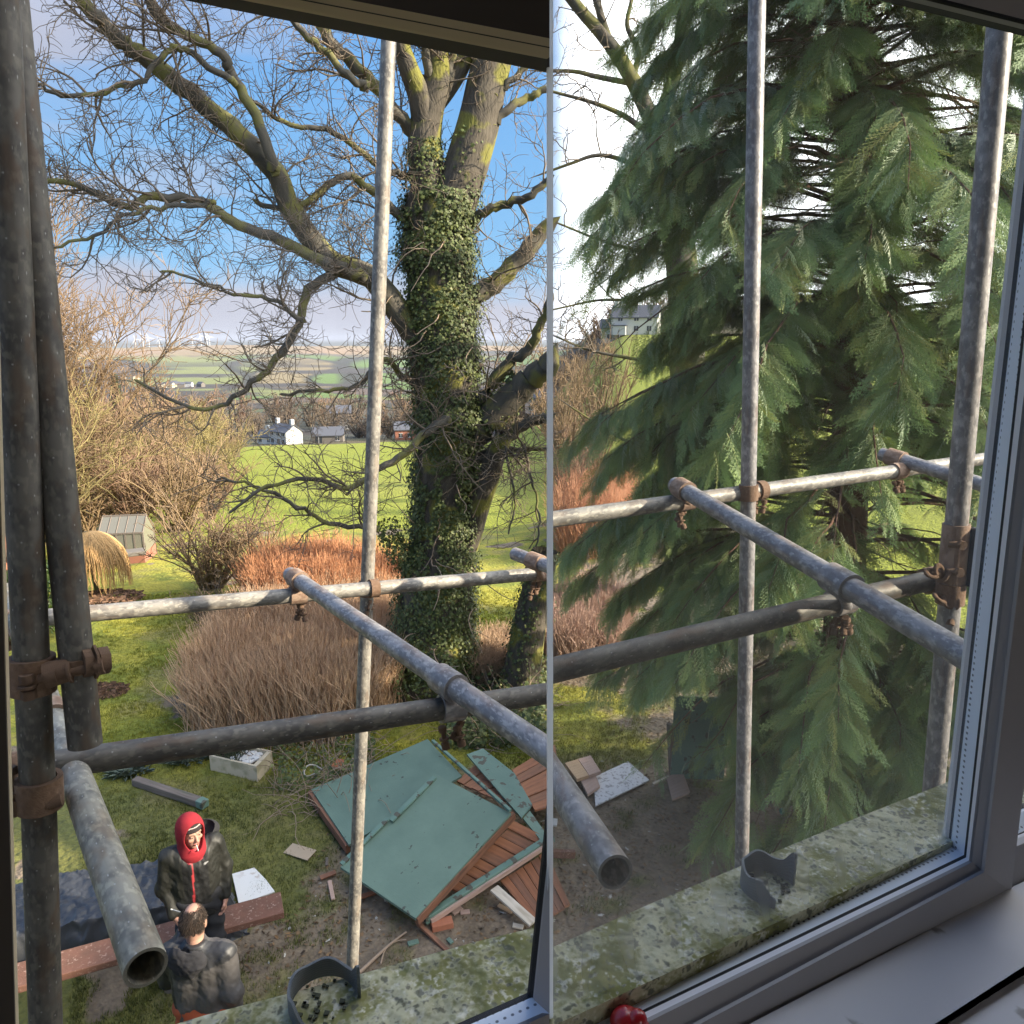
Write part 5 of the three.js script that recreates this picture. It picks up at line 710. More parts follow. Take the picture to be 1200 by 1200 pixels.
// ------------------------------------------------------------------ the house, its windows and sills
const FA = 25.5 * D2, FU = V(Math.cos(FA), 0, -Math.sin(FA)), FN = V(-Math.sin(FA), 0, -Math.cos(FA)), F0 = V(0.025, 0, -0.472);
const onP = (x, y, off = 0) => { const r = ray(x, y), o = F0.dot(FN) + off; return r.multiplyScalar(o / r.dot(FN)).add(V(0, EYE, 0)); };
const su = (s, y, off) => F0.clone().setY(y).addScaledVector(FU, s).addScaledVector(FN, off);
{
  const house = thing('house', 'cottage whose upstairs windows and sills frame the view, seen from inside', 'house');
  const wallGeo = (s0, s1, y0, y1, o0, o1) => new GB().prism([su(s0, y0, o0), su(s1, y0, o0), su(s1, y1, o0), su(s0, y1, o0)], FN.clone().multiplyScalar(o1 - o0)).geo();
  const SL = -0.62, SR = 0.98, Y0 = 4.735, Y1 = 5.66, OUT = 0.004, INN = -0.10;
  mesh('facade_wall', mergeGeometries([wallGeo(-6, 1.85, 0, Y0, INN, OUT), wallGeo(-6, SL, Y0, Y1, INN, OUT), wallGeo(SR, 1.85, Y0, Y1, INN, OUT), wallGeo(-6, 1.85, Y1, 6.5, INN, OUT)]), M.render, house);
  mesh('side_wall', wallGeo(-6, -5.75, 0, 6.5, -4.4, INN), M.render, house); mesh('side_wall', wallGeo(1.6, 1.85, 0, 6.5, -4.4, INN), M.render, house);
  mesh('back_wall', mergeGeometries([wallGeo(-6, 1.85, 0, 4.6, -4.65, -4.4), wallGeo(-6, -0.6, 4.6, 6.1, -4.65, -4.4), wallGeo(0.9, 1.85, 4.6, 6.1, -4.65, -4.4), wallGeo(-6, 1.85, 6.1, 6.5, -4.65, -4.4)]), M.plaster, house);
  mesh('partition_wall', wallGeo(-2.1, -2.0, 3.9, 6.3, -4.4, INN), M.plaster, house);
  mesh('floor', wallGeo(-5.75, 1.6, 3.78, 3.9, -4.4, INN), M.greyWood, house); mesh('ceiling', wallGeo(-5.75, 1.6, 6.3, 6.4, -4.4, INN), M.plaster, house);
  const rf = new GB(); rf.prism([su(-6.2, 6.42, 0.28), su(2.0, 6.42, 0.28), su(2.0, 8.1, -2.3), su(-6.2, 8.1, -2.3)], V(0, 0.14, 0)); rf.prism([su(2.0, 6.42, -4.9), su(-6.2, 6.42, -4.9), su(-6.2, 8.1, -2.3), su(2.0, 8.1, -2.3)], V(0, 0.14, 0)); mesh('roof', rf.geo(), M.slate, house);
  const gable = (s) => new GB().prism([su(s, 6.5, -0.05), su(s, 6.5, -4.6), su(s, 8.05, -2.3)], FU.clone().multiplyScalar(0.2)).geo(); mesh('gable_wall', gable(-6), M.render, house); mesh('gable_wall', gable(1.63), M.render, house);

  const clip = (poly, lim) => { const o = []; poly.forEach((p, i) => { const q = poly[(i + 1) % poly.length], a = lim < 0 ? p[0] <= -lim : p[0] >= lim, b = lim < 0 ? q[0] <= -lim : q[0] >= lim, L = Math.abs(lim); if (a) o.push(p); if (a !== b) { const t = (L - p[0]) / (q[0] - p[0]); o.push([L, p[1] + t * (q[1] - p[1])]); } }); return o; };
  const strip = (poly, off, back = 0.03, lim) => { const P = lim ? clip(poly, lim) : poly; if (P.length < 3) return null; return new GB().prism(P.map(([x, y]) => onP(x, y, off)), FN.clone().multiplyScalar(back - off)).geo(); };
  const dotTex = tex(64, 64, (u, v) => { const d = (cy) => Math.hypot(u - 0.5, (v - cy) * 4.2); return mix3([0.82, 0.88, 0.98], [0.13, 0.15, 0.2], Math.max(sstep(0.26, 0.15, d(0.16)), sstep(0.26, 0.15, d(0.80)))); });
  const spacerMat = (w) => std({ map: rep(dotTex, 1 / 0.0062, 1 / w), roughness: 0.4 });
  // right window: bands between nested mitred lines [y at x = 645, corner, x at y = -40]
  const rw = new THREE.Group(); rw.name = 'window'; rw.userData.label = 'right window with white spacer bar and grey frame'; house.add(rw);
  const b = [[1200, [1107, 985.5], 1221], [1205.5, [1111, 988], 1228.5], [1215, [1117, 993], 1240], [1241, [1133, 1004], 1250], [1245, [1135.5, 1007], 1254], [1254, [1139, 1010.5], 1264], [1294, [1153.5, 1022], 1280], [1317, [1185, 1045], 1315]];
  const band = (i, j) => [[[640, b[i][0] + 0.47 * 5], b[i][1], b[j][1], [640, b[j][0] + 0.5 * 5]], [b[i][1], [b[i][2], -40], [b[j][2], -40], b[j][1]]];
  // each band is a thin folded strip between two lines, at their own depths
  const fold = (name, q, o0, o1, m, parent, lim) => { const P = lim ? clip(q, lim) : q; if (P.length < 3) return; const A = q[0], B = q[1], C = q[2], D = q[3], side = (x, y) => { const d = (p, a, c) => Math.abs((c[0] - a[0]) * (p[1] - a[1]) - (c[1] - a[1]) * (p[0] - a[0])) / Math.hypot(c[0] - a[0], c[1] - a[1]); const u = d([x, y], A, B), w = d([x, y], D, C); return u / (u + w + 1e-9); }; mesh(name, new GB().prism(P.map(([x, y]) => onP(x, y, lerp(o0, o1, side(x, y)))), FN.clone().multiplyScalar(0.003)).geo(), m, parent); };
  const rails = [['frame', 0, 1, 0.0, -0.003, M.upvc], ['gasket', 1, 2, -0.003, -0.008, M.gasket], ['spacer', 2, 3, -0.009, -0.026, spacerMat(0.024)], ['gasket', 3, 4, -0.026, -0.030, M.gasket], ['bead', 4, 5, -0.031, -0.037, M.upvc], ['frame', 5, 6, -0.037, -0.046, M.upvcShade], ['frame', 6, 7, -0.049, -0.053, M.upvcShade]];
  for (const [n, i, j, o, k, m] of rails) band(i, j).forEach((q) => fold(n, q, o, k, m, rw, q[0][0] < 645 ? 646 : 0));
  const hd = (a, c) => [[646, a + 1], [1260, a + 0.25 * 619], [1260, c + 0.25 * 619], [646, c + 1]];
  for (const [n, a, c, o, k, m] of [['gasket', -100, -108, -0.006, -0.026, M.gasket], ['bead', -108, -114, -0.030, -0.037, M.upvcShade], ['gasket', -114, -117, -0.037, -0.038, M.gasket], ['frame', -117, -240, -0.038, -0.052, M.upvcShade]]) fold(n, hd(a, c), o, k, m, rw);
  // left window
  const lw = new THREE.Group(); lw.name = 'window'; lw.userData.label = 'left window with dark frame and tan head strip'; house.add(lw);
  const c = [[1318, [620, 1167], 654], [1325, [626, 1172], 661], [1350, [644, 1188], 690]];
  const lband = (i, j) => [[[280, c[i][0]], c[i][1], c[j][1], [280, c[j][0]]], [c[i][1], [c[i][2], 840], [c[j][2], 840], c[j][1]]];
  lband(0, 1).forEach((q) => fold('gasket', q, -0.004, -0.008, M.gasket, lw, -644));
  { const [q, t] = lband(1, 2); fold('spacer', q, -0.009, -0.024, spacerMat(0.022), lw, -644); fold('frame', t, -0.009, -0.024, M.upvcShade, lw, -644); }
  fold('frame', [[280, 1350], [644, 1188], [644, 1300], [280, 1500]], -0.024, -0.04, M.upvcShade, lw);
  const th = (x0, y0, x1, y1) => [[-80, x0], [644, y0], [644, y1], [-80, x1]];
  for (const [n, a0, a1, c0, c1, o, k, m] of [['gasket', -62, 82.6, -74, 67, -0.006, -0.026, M.gasket], ['trim', -74, 67, -83, 56.5, -0.028, -0.034, M.tanStrip], ['gasket', -83, 56.5, -85, 55, -0.034, -0.035, M.gasket], ['trim', -85, 55, -94, 45, -0.035, -0.040, M.tanStrip], ['frame', -94, 45, -190, -110, -0.040, -0.052, M.brownFrame]]) fold(n, th(a0, a1, c0, c1), o, k, m, lw);
  fold('frame', [[19, 1262], [-18.7, -70], [-140, -70], [-120, 1262]], -0.026, -0.05, M.brownFrame, lw);
  fold('bead', [[22.8, 1262], [-14.5, -70], [-18.7, -70], [19.1, 1262]], -0.008, -0.024, M.tanStrip, lw);
  // panes
  const paneGeo = (q) => new GB().quad(...q.map(([x, y]) => onP(x, y, -0.0075))).geo();
  mesh('pane', paneGeo([[-60, 1300], [644.5, 1300], [644.5, -110], [-60, -110]]), M.glass, lw);
  mesh('pane', paneGeo([[645.5, 1260], [1262, 1010], [1262, -60], [645.5, -110]]), M.dusty, rw);
  mesh('mullion', strip([[642, -130], [648.2, -130], [648.2, 1290], [642, 1290]], -0.011, -0.0095), M.mullion, rw);
  // the next window along, just inside the frame
  const nw = new THREE.Group(); nw.name = 'window'; nw.userData.label = 'sliver of the next window at the outer edge'; house.add(nw);
  for (const [n, o, k, m, y0, y1] of [['gasket', -0.004, -0.008, M.gasket, 944, 950], ['spacer', -0.009, -0.026, spacerMat(0.024), 950, 974], ['gasket', -0.026, -0.030, M.gasket, 974, 979], ['bead', -0.031, -0.037, M.upvc, 979, 988], ['frame', -0.037, -0.050, M.upvcShade, 988, 1032]]) fold(n, [[1189, y0 + 5], [1330, y0 - 55], [1330, y1 - 55], [1187, y1 + 6]], o, k, m, nw);
  mesh('pane', paneGeo([[1193, 950], [1330, 900], [1420, -60], [1300, -60]]), M.glass, nw);
  // outside sills of mossy stone
  const YS = 4.80, sillGeo = (pts) => { const g = new GB(); g.prism(pts.map(([x, y]) => atY(x, y, YS)), V(0, -0.085, 0)); return g.geo(); };
  const fill = (x, y) => { const p = atY(x, y, YS); return p; };
  const sPoly = (out, inn) => { const P = out.map(([x, y]) => fill(x, y)), I = inn.map(([s, o]) => su(s, YS, o)); return new GB().prism([...P, ...I], V(0, -0.085, 0)).geo(); };
  const last = (x, y) => { const p = atY(x, y, YS).sub(F0); return p.x * FU.x + p.z * FU.z; };
  const sA = last(-60, 1283), sB = last(645.8, 1085), sC = last(645.8, 1111), sD = last(1280, 848);
  mesh('window_sill', sPoly([[-60, 1283], [239, 1190], [330, 1166.5], [424, 1141], [556, 1104], [645, 1082.5], [645.3, 1201]], [[sA, -0.001]]), M.stone, house);
  mesh('window_sill', sPoly([[646.2, 1203], [646.5, 1110.5], [760, 1060], [880, 1010], [1000, 960], [1140, 905], [1280, 850]], [[sD, -0.001]]), M.stone, house);
  // inside window board
  const yb = onP(1100, 1083, -0.053).y - 0.001;
  mesh('window_board', new GB().prism([[645, 1322], [1173, 1046], [1300, 985], [1420, 1005], [1205, 1129], [1097, 1199], [900, 1330]].map(([x, y]) => atY(x, y, yb)), V(0, -0.022, 0)).geo(), M.board, house);
  mesh('window_board', new GB().prism([[908, 1336], [1103, 1205], [1211, 1134], [1430, 1008], [1600, 1120], [1250, 1420]].map(([x, y]) => atY(x, y, yb - 0.006)), V(0, -0.02, 0)).geo(), M.board, house);

  // cut pieces of tube standing on the sills
  const cup = (cx, cy, r, t0, t1, spike, hk, label) => {
    const P = atY(cx, cy, YS), t = thing('tube_offcut', label, 'metal offcut', P, null), g = new GB(), N = 44, prof = (k) => { const d = Math.abs(k); return 0.019 + (spike - 0.019) * sstep(0.13, 0.0, d) + 0.004 * sstep(0.1, 0.5, d) - 0.012 * sstep(0.86, 1, d) + 0.002 * Math.sin(k * 23); };
    const col = (i, rr, y) => { const a = lerp(t0, t1, i / N), f = 1 + 0.10 * sstep(0.85, 1, i / N) + 0.1 * sstep(0.12, 0, i / N); return V(Math.cos(a) * rr * f, y, -Math.sin(a) * rr * f); };
    for (let i = 0; i < N; i++) { const h0 = prof(i / N) * hk, h1 = prof((i + 1) / N) * hk, w = 0.0022; g.quad(col(i, r, 0), col(i + 1, r, 0), col(i + 1, r, h1), col(i, r, h0)); g.quad(col(i + 1, r - w, 0), col(i, r - w, 0), col(i, r - w, h0), col(i + 1, r - w, h1)); g.quad(col(i, r, h0), col(i + 1, r, h1), col(i + 1, r - w, h1), col(i, r - w, h0)); }
    for (const i of [0, N]) g.quad(col(i, r, 0), col(i, r, prof(i / N) * hk), col(i, r - 0.0022, prof(i / N) * hk), col(i, r - 0.0022, 0)); const ge = g.geo(); mesh('band', ge, M.tin, t);
    const sg = new GB(), k = rng(cx); for (let i = 0; i < 26; i++) { const a = k() * 6.28, d = Math.sqrt(k()) * r * 0.85, p = V(Math.cos(a) * d, 0.001, Math.sin(a) * d), s = 0.0008 + k() * 0.0014; sg.col = k() < 0.14 ? { r: 0.42, g: 0.4, b: 0.33 } : { r: 0.06, g: 0.065, b: 0.04 }; sg.prism([p.clone().add(V(-s, 0, -s)), p.clone().add(V(s, 0, -s * 0.6)), p.clone().add(V(s * 0.7, 0, s)), p.clone().add(V(-s, 0, s))], V(0, 0.0012, 0)); } mesh('grit', sg.geo(), M.vc, t).userData.kind = 'stuff';
    return t;
  };
  cup(379, 1174, 0.0262, 0.12, 4.5, 0.040, 0.72, 'torn grey metal ring on the sill below the pale upright by the green boards');
  cup(899, 1040, 0.0245, 0.10, 4.65, 0.036, 0.95, 'torn grey metal ring on the sill at the foot of the upright before the conifer');
  { const p = onP(738, 1192, -0.03), k = 0.53 / FOCAL, g = mergeGeometries([new THREE.SphereGeometry(19 * k, 28, 20).scale(1.1, 0.9, 1).translate(-4 * k, -7 * k, 0), new THREE.SphereGeometry(12 * k, 24, 18).translate(9 * k, 2 * k, 0.003), new THREE.SphereGeometry(13 * k, 24, 18).translate(12 * k, -9 * k, 0.005), new THREE.CylinderGeometry(10 * k, 16 * k, 46 * k, 20).translate(2 * k, -33 * k, 0)]); solo('red_ornament', g, M.redGloss, 'shiny red knobbly cap poking up before the lower rail of the window', 'knob').position.copy(p); }
}
{ // next door, outside the frame: it shades the near garden
  const t = thing('neighbour_house', 'tall stone house next door that shades the near garden', 'house', V(17, 0, 0.6));
  mesh('wall', new GB().prism([V(-4, 0, 5.2), V(-4, 6.2, 5.2), V(0, 9.6, 5.2), V(4, 6.2, 5.2), V(4, 0, 5.2)], V(0, 0, -9.8)).geo(), M.darkStone, t);
  const rf = new GB(); for (const s of [-1, 1]) { const a = [V(s * 4.4, 5.95, 5.5), V(0, 9.65, 5.5), V(0, 9.65, -4.9), V(s * 4.4, 5.95, -4.9)]; rf.prism(s < 0 ? a : a.reverse(), V(0, 0.2, 0)); } const roof = mesh('roof', rf.geo(), M.slate, t); mesh('chimney', bx(1, 1.8, 1, 0, 10.4, 2), M.darkStone, roof);
}

// ------------------------------------------------------------------ the wreck of the shed and other things on the ground
{
  const PY = (a) => a.map(([x, y, h]) => atY(x, y, h));
  const slab = (name, pts, th, m, label, cat) => { const P = PY(pts), o = P[0].clone().setY(0), t = thing(name, label, cat, o); mesh('board', new GB().prism(P.map((p) => p.sub(o)), V(0, -th, 0)).geo(), m, t); return [t, o]; };
  const barG = (p, q, w, h) => { const d = V(0, 0, 0).subVectors(q, p), L = d.length(); const g = new RoundedBoxGeometry(w, h, L, 1, Math.min(w, h) * 0.12); const uv = g.attributes.uv; for (let i = 0; i < uv.count; i++) uv.setXY(i, g.attributes.position.getZ(i), (g.attributes.position.getX(i) + g.attributes.position.getY(i))); const m = new THREE.Matrix4().lookAt(V(0, 0, 0), d, V(0, 1, 0)); return g.applyMatrix4(m).translate((p.x + q.x) / 2, (p.y + q.y) / 2, (p.z + q.z) / 2); };
  const bar = (a, b, w, h) => barG(atY(...a), atY(...b), w, h);
  const [p1, o1] = slab('painted_board', [[365, 925, 0.16], [501, 866, 0.42], [541, 909, 0.48], [409, 990, 0.18]], 0.025, M.greenPaint, 'flat green painted board lying partly under the other green board', 'board');
  mesh('edge_batten', barG(atY(363, 931, 0.09).sub(o1), atY(408, 995, 0.10).sub(o1), 0.05, 0.10), M.brownWood2, p1);
  const [p2, o2] = slab('painted_board', [[510, 907, 0.60], [599, 953, 0.55], [487, 1076, 0.24], [399, 1016, 0.28]], 0.025, M.greenPaint, 'upper green painted board with a raised seam, lying on top of the wreck', 'board');
  mesh('seam_batten', barG(atY(400, 1013, 0.292).sub(o2), atY(455, 959, 0.462).sub(o2), 0.05, 0.02), M.greenPaint2, p2); mesh('seam_batten', barG(atY(458, 962, 0.455).sub(o2), atY(509, 911, 0.598).sub(o2), 0.06, 0.022), M.greenPaint2, p2);
  mesh('edge_batten', barG(atY(602, 955, 0.49).sub(o2), atY(488, 1080, 0.19).sub(o2), 0.05, 0.085), M.brownWood2, p2);
  for (const [a, c] of [[[521, 998], [541, 1008]], [[553, 946], [584, 958]], [[463, 1042], [490, 1060]]]) mesh('hinge', barG(atY(...a, 0.49 - (a[1] - 946) * 0.0023).sub(o2), atY(...c, 0.495 - (c[1] - 946) * 0.0023).sub(o2), 0.03, 0.012), M.greenPaint2, p2);
  slab('green_offcut', [[547, 884, 0.42], [566, 877, 0.45], [603, 906, 0.42], [624, 943, 0.36], [611, 958, 0.38]], 0.02, M.greenPaint2, 'weathered blue-green pointed board leaning at the top of the wreck', 'board');
  slab('green_strip', [[613, 959, 0.34], [621, 950, 0.34], [642, 980, 0.28], [635, 986, 0.28]], 0.02, M.greenPaint2, 'short narrow green board below the pointed one', 'board');
  solo('green_batten', bar([507, 868, 0.55], [598, 950, 0.60], 0.035, 0.03), M.greenPaint2, 'long thin pale green batten between the green boards', 'batten');
  solo('green_beam', bar([648, 981, 0.34], [497, 1078, 0.10], 0.07, 0.08), M.greenPaint2, 'long green beam with a flaking edge across the brown planks', 'beam').add((() => { const m = new THREE.Mesh(bar([648, 986, 0.33], [505, 1080, 0.09], 0.03, 0.05), M.pinkWood); m.name = 'flaked_edge'; return m; })());
  // planks
  const r = rng(66), floor = thing('shed_wall', 'broken section of red-brown planks between the green board and the green beam', 'planks');
  const strip = (parent, A, B, C, D, n, m2, seed) => { const k = rng(seed); for (let i = 0; i < n; i++) { const t0 = i / n + 0.006, t1 = (i + 1) / n - 0.006, L = (P, Q, t) => atY(lerp(P[0], Q[0], t), lerp(P[1], Q[1], t), lerp(P[2], Q[2], t)), j = (k() - 0.5) * 0.02, e = V(0, j, 0); mesh('plank', new GB().prism([L(A, B, t0).add(e), L(C, D, t0).add(e), L(C, D, t1).add(e), L(A, B, t1).add(e)], V(0, -0.02, 0)).geo(), i % 3 === 1 ? M.brownWood2 : m2, parent); } };
  strip(floor, [603, 962, 0.36], [528, 1040, 0.16], [646, 984, 0.26], [545, 1050, 0.1], 9, M.brownWood, 3);
  const f2 = thing('shed_wall', 'section of orange-brown planks below the green beam at the window frame', 'planks'); strip(f2, [640, 998, 0.2], [586, 1032, 0.14], [668, 1060, 0.12], [628, 1082, 0.08], 6, M.brownWood, 4);
  const f3 = thing('shed_wall', 'orange-brown planks behind the pointed green board at the top of the wreck', 'planks'); strip(f3, [600, 902, 0.28], [627, 950, 0.22], [650, 872, 0.24], [662, 940, 0.18], 6, M.brownWood, 5);
  const f4 = thing('shed_wall', 'dark red planks in the gap between the two green boards and the batten', 'planks'); strip(f4, [535, 915, 0.34], [578, 935, 0.36], [560, 893, 0.3], [600, 940, 0.34], 5, M.brownWood2, 6);
  solo('pale_board', bar([579, 1041, 0.20], [625, 1082, 0.14], 0.10, 0.022), M.paleWood, 'pale cream board lying on the planks near the sill', 'board');
  solo('brick', new RoundedBoxGeometry(0.20, 0.07, 0.10, 2, 0.008).rotateY(0.3).translate(0, 0.045, 0), M.redRust, 'red brick on the earth below the corner of the upper green board', 'brick').position.copy(atY(518, 1088, 0));
  solo('brown_stick', bar([490, 1082, 0.08], [527, 1117, 0.03], 0.04, 0.03), M.brownWood2, 'brown stick pointing from the corner of the wreck to the sill', 'stick');
  solo('branch', (() => { const g = new GB(); g.tube(sway([[421, 1140], [440, 1122], [460, 1104], [476, 1092]].map(([x, y]) => atY(x, y, 0.05)), [0.016, 0.012, 0.007], 12)[0], taper(0.017, 0.008, 12), 6); return g.geo(); })(), M.deadTwig, 'bent bare branch lying on the earth beside the foot of the pale upright', 'branch');
  solo('thin_branch', (() => { const g = new GB(); g.tube(sway([[446, 1130], [452, 1112], [464, 1103], [476, 1101]].map(([x, y]) => atY(x, y, 0.04)), [0.01, 0.006], 12)[0], taper(0.009, 0.004, 12), 5); return g.geo(); })(), M.deadTwig, 'thin curved twig beside the bent bare branch', 'twig');
  const bits = [[484, 1108, 0.10, 0.05, 'greenPaint', 'green splinter'], [528, 1107, 0.07, 0.04, 'greenPaint2', 'green splinter'], [560, 1060, 0.16, 0.03, 'greenPaint2', 'green splinter'], [545, 1072, 0.09, 0.05, 'pinkWood', 'pale chip'], [535, 1070, 0.12, 0.06, 'pinkWood', 'pale chip'], [570, 1083, 0.14, 0.02, 'paleWood', 'pale chip'], [607, 1090, 0.10, 0.05, 'paleWood', 'pale chip'], [592, 1070, 0.16, 0.04, 'tanWood', 'pale chip'], [400, 1050, 0.3, 0.05, 'brownWood2', 'brown lath'], [388, 1048, 0.26, 0.04, 'pinkWood', 'brown lath'], [385, 1030, 0.16, 0.06, 'brownWood2', 'brown lath'], [402, 1078, 0.22, 0.03, 'tanWood', 'brown lath'], [430, 1052, 0.2, 0.05, 'brownWood', 'brown lath'], [396, 898, 0.2, 0.12, 'redRust', 'red lump'], [512, 1100, 0.14, 0.03, 'white', 'white splinter'], [383, 1013, 0.12, 0.03, 'greyWood', 'brown lath']];
  const sc = new THREE.Group(); sc.name = 'splinters'; sc.userData = { kind: 'stuff', label: 'scattered splinters and wood chips around the wrecked shed', category: 'debris' }; scene.add(sc);
  bits.filter((b, i) => i % 3 !== 2).forEach(([x, y, L, w, m], i) => { const g = new RoundedBoxGeometry(L, 0.018, w, 1, 0.004).rotateY(r() * 3).translate(0, 0.03 + r() * 0.02, 0), o = mesh('chip', g, M[m], sc); o.position.copy(atY(x, y, 0)); o.rotation.z = (r() - 0.5) * 0.3; });

  // ground things, left
  solo('cardboard_piece', new GB().prism(PY([[332, 999, 0.03], [343, 988, 0.05], [371, 996, 0.03], [360, 1008, 0.06]]), V(0, -0.008, 0)).geo(), M.card, 'torn piece of tan cardboard on the bare earth left of the green boards', 'cardboard');
  { const t = thing('timber_post', 'weathered grey timber post with a green end lying on the lawn', 'post'); mesh('post', bar([158, 915, 0.07], [237, 941, 0.07], 0.10, 0.09), M.greyWood, t); mesh('painted_end', bar([233, 939.5, 0.072], [241, 943, 0.068], 0.105, 0.094), M.greenPaint2, t); }
  { // planter
    const a = atY(247, 904, 0), bq = atY(302, 917, 0), c = atY(320, 898, 0), d = c.clone().add(a).sub(bq), H = 0.22, th = 0.05, t = thing('planter_trough', 'cream stone trough planter beside the brown hedge', 'planter', a.clone()), q = [a, bq, c, d].map((p) => p.clone().sub(a)), cen = q[0].clone().add(q[2]).multiplyScalar(0.5), inn = q.map((p) => p.clone().lerp(cen, 0.16));
    const g = new GB(); for (let i = 0; i < 4; i++) { const j = (i + 1) % 4; g.prism([q[i], q[j], inn[j], inn[i]], V(0, H, 0)); } mesh('trough', g.geo(), M.trough, t); mesh('soil', new GB().prism(inn, V(0, H - 0.05, 0)).geo(), M.soil, t);
    const k = rng(7), ch = []; for (let i = 0; i < 34; i++) { const u = 0.4 + k() * 0.5, v = 0.15 + k() * 0.7, p = inn[0].clone().lerp(inn[1], u).lerp(inn[3].clone().lerp(inn[2], u), v); ch.push(new THREE.DodecahedronGeometry(0.022 + k() * 0.03).scale(1.2, 0.6, 1).translate(p.x, H - 0.035, p.z)); } mesh('chippings', mergeGeometries(ch), M.white, t).userData.kind = 'stuff';
    const pl = new GB(); for (let i = 0; i < 120; i++) { const u = k() * 0.6, v = k(), p = inn[0].clone().lerp(inn[1], u).lerp(inn[3].clone().lerp(inn[2], u), v).setY(H - 0.05); pl.tube(crook(p, V(k() - 0.5, 1, k() - 0.5).normalize(), 0.08 + k() * 0.16, 4, 0.35, k), taper(0.007, 0.003, 4), 3); } mesh('plant', pl.geo(), std({ color: lin(0.06, 0.075, 0.035) }), t).userData.kind = 'stuff';
  }
  { const c = atY(367, 903, 0.06), P = []; for (let i = 0; i <= 40; i++) { const a = i / 40 * 5.4 + 0.5; P.push(V(c.x + Math.cos(a) * 0.11, 0.06 + 0.025 * Math.sin(a * 2), c.z + Math.sin(a) * 0.11)); } const g = new GB(); g.tube(P, P.map(() => 0.011), 7); solo('hose_loop', g.geo(), std({ color: lin(0.45, 0.42, 0.36) }), 'pale loop of hose at the foot of the brown hedge', 'hose'); }
  for (const [x, y, s, lab] of [[150, 907, 5, 'small frosty grey-green plant at the end of the timber post'], [219, 893, 6, 'grey-green leafy weed beside the planter']]) { const g = new GB(), k = rng(s), B = atY(x, y, 0), t = thing('weed', lab, 'plant', B); for (let i = 0; i < 150; i++) { const a = k() * 6.28, L = 0.06 + k() * 0.14, o = V(Math.cos(a) * k() * 0.25, 0.01, Math.sin(a) * k() * 0.12), e = o.clone().add(V(Math.cos(a) * L, 0.05 + k() * 0.1, Math.sin(a) * L)), sd = V(-Math.sin(a) * 0.02, 0, Math.cos(a) * 0.02), m = o.clone().lerp(e, 0.5).add(V(0, 0.03, 0)); g.quad(o, m.clone().add(sd), e, m.clone().sub(sd)); } mesh('leaves', g.geo(), std({ color: lin(0.17, 0.215, 0.17) }), t).userData.kind = 'stuff'; }
  { // tarpaulin over a low pile
    const g = new GB(), NX = 150, NY = 70, bL = atY(-30, 1040, 0.40), bR = atY(262, 998, 0.40), fL = atY(-30, 1105, 0.40), fR = atY(284, 1046, 0.40), H = 0.40, k = (x, y) => fbm(x, y, 4, 0, 31) - 0.5;
    const P = (u, v) => { const e = sstep(1, 0.93, u), top = bL.clone().lerp(bR, u), fr = fL.clone().lerp(fR, u), w = clamp((v - 0.22) / 0.5), p = top.lerp(fr, v < 0.22 ? -0.18 * (1 - v / 0.22) : w + (v > 0.72 ? (v - 0.72) * 0.7 : 0)); const hh = H * sstep(0, 0.22, v) * sstep(1.0, 0.72, v); p.y = hh * (0.25 + 0.75 * e) * (1 + 0.16 * k(u * 6, v * 5)) + 0.02; p.x += k(u * 9 + 3, v * 9) * 0.07; p.z += k(u * 9, v * 9 + 8) * 0.10 + 0.05 * k(u * 26, v * 7) ; p.y += (0.05 * k(u * 22, v * 14) + 0.05 * (0.5 - Math.abs(k(u * 14 + v * 5 + 7, v * 9 - u * 6 + 9)) * 2.2 - 0.25) + 0.02 * k(u * 60, v * 40)) * sstep(0, 0.15, v) * sstep(1, 0.9, v); return p; };
    for (let j = 0; j <= NY; j++) for (let i = 0; i <= NX; i++) { const p = P(i / NX, j / NY); g.v(p.x, p.y, p.z, 0, 1, 0, i / 20, j / 20); } for (let j = 0; j < NY; j++) for (let i = 0; i < NX; i++) { const a = j * (NX + 1) + i, b = a + 1, c = a + NX + 1, d = c + 1; g.i.push(a, c, b, b, c, d); } const ge = g.geo(); ge.computeVertexNormals(); solo('tarpaulin', ge, M.tarp, 'dark blue-black plastic sheet over a low pile behind the person in the red hood', 'tarpaulin');
  }
  solo('rusty_board', bar([-30, 1160, 0.52], [331, 1060, 0.52], 0.27, 0.06), M.flake, 'long flaking red-brown board lying between the two people', 'board');
  solo('block_stack', mergeGeometries([bx(0.3, 0.16, 0.2, 0, 0.08, 0), bx(0.28, 0.16, 0.21, 0.01, 0.242, 0.01), bx(0.3, 0.15, 0.2, 0, 0.40, 0)].map((g) => g.toNonIndexed())), M.darkStone, 'stack of stone blocks propping the flaking board behind the balding person', 'blocks').position.copy(atY(213, 1093, 0.52).setY(0));
  solo('white_sheet', new GB().prism(PY([[272, 1024, 0.10], [298, 1016.6, 0.05], [311, 1030, 0.03], [322, 1044.6, 0.05], [280, 1060, 0.06]]), V(0, -0.012, 0)).geo(), M.whiteSheet, 'white sheet with a brown stain lying beside the tarpaulin', 'sheet');

  // ground things, right
  solo('speckled_sheet', new GB().prism(PY([[695, 911, 0.05], [736, 892, 0.05], [745, 900, 0.05], [761, 914, 0.05], [698, 944, 0.05]]), V(0, -0.015, 0)).geo(), M.speckSheet, 'white speckled sheet on the moss below the conifer', 'sheet');
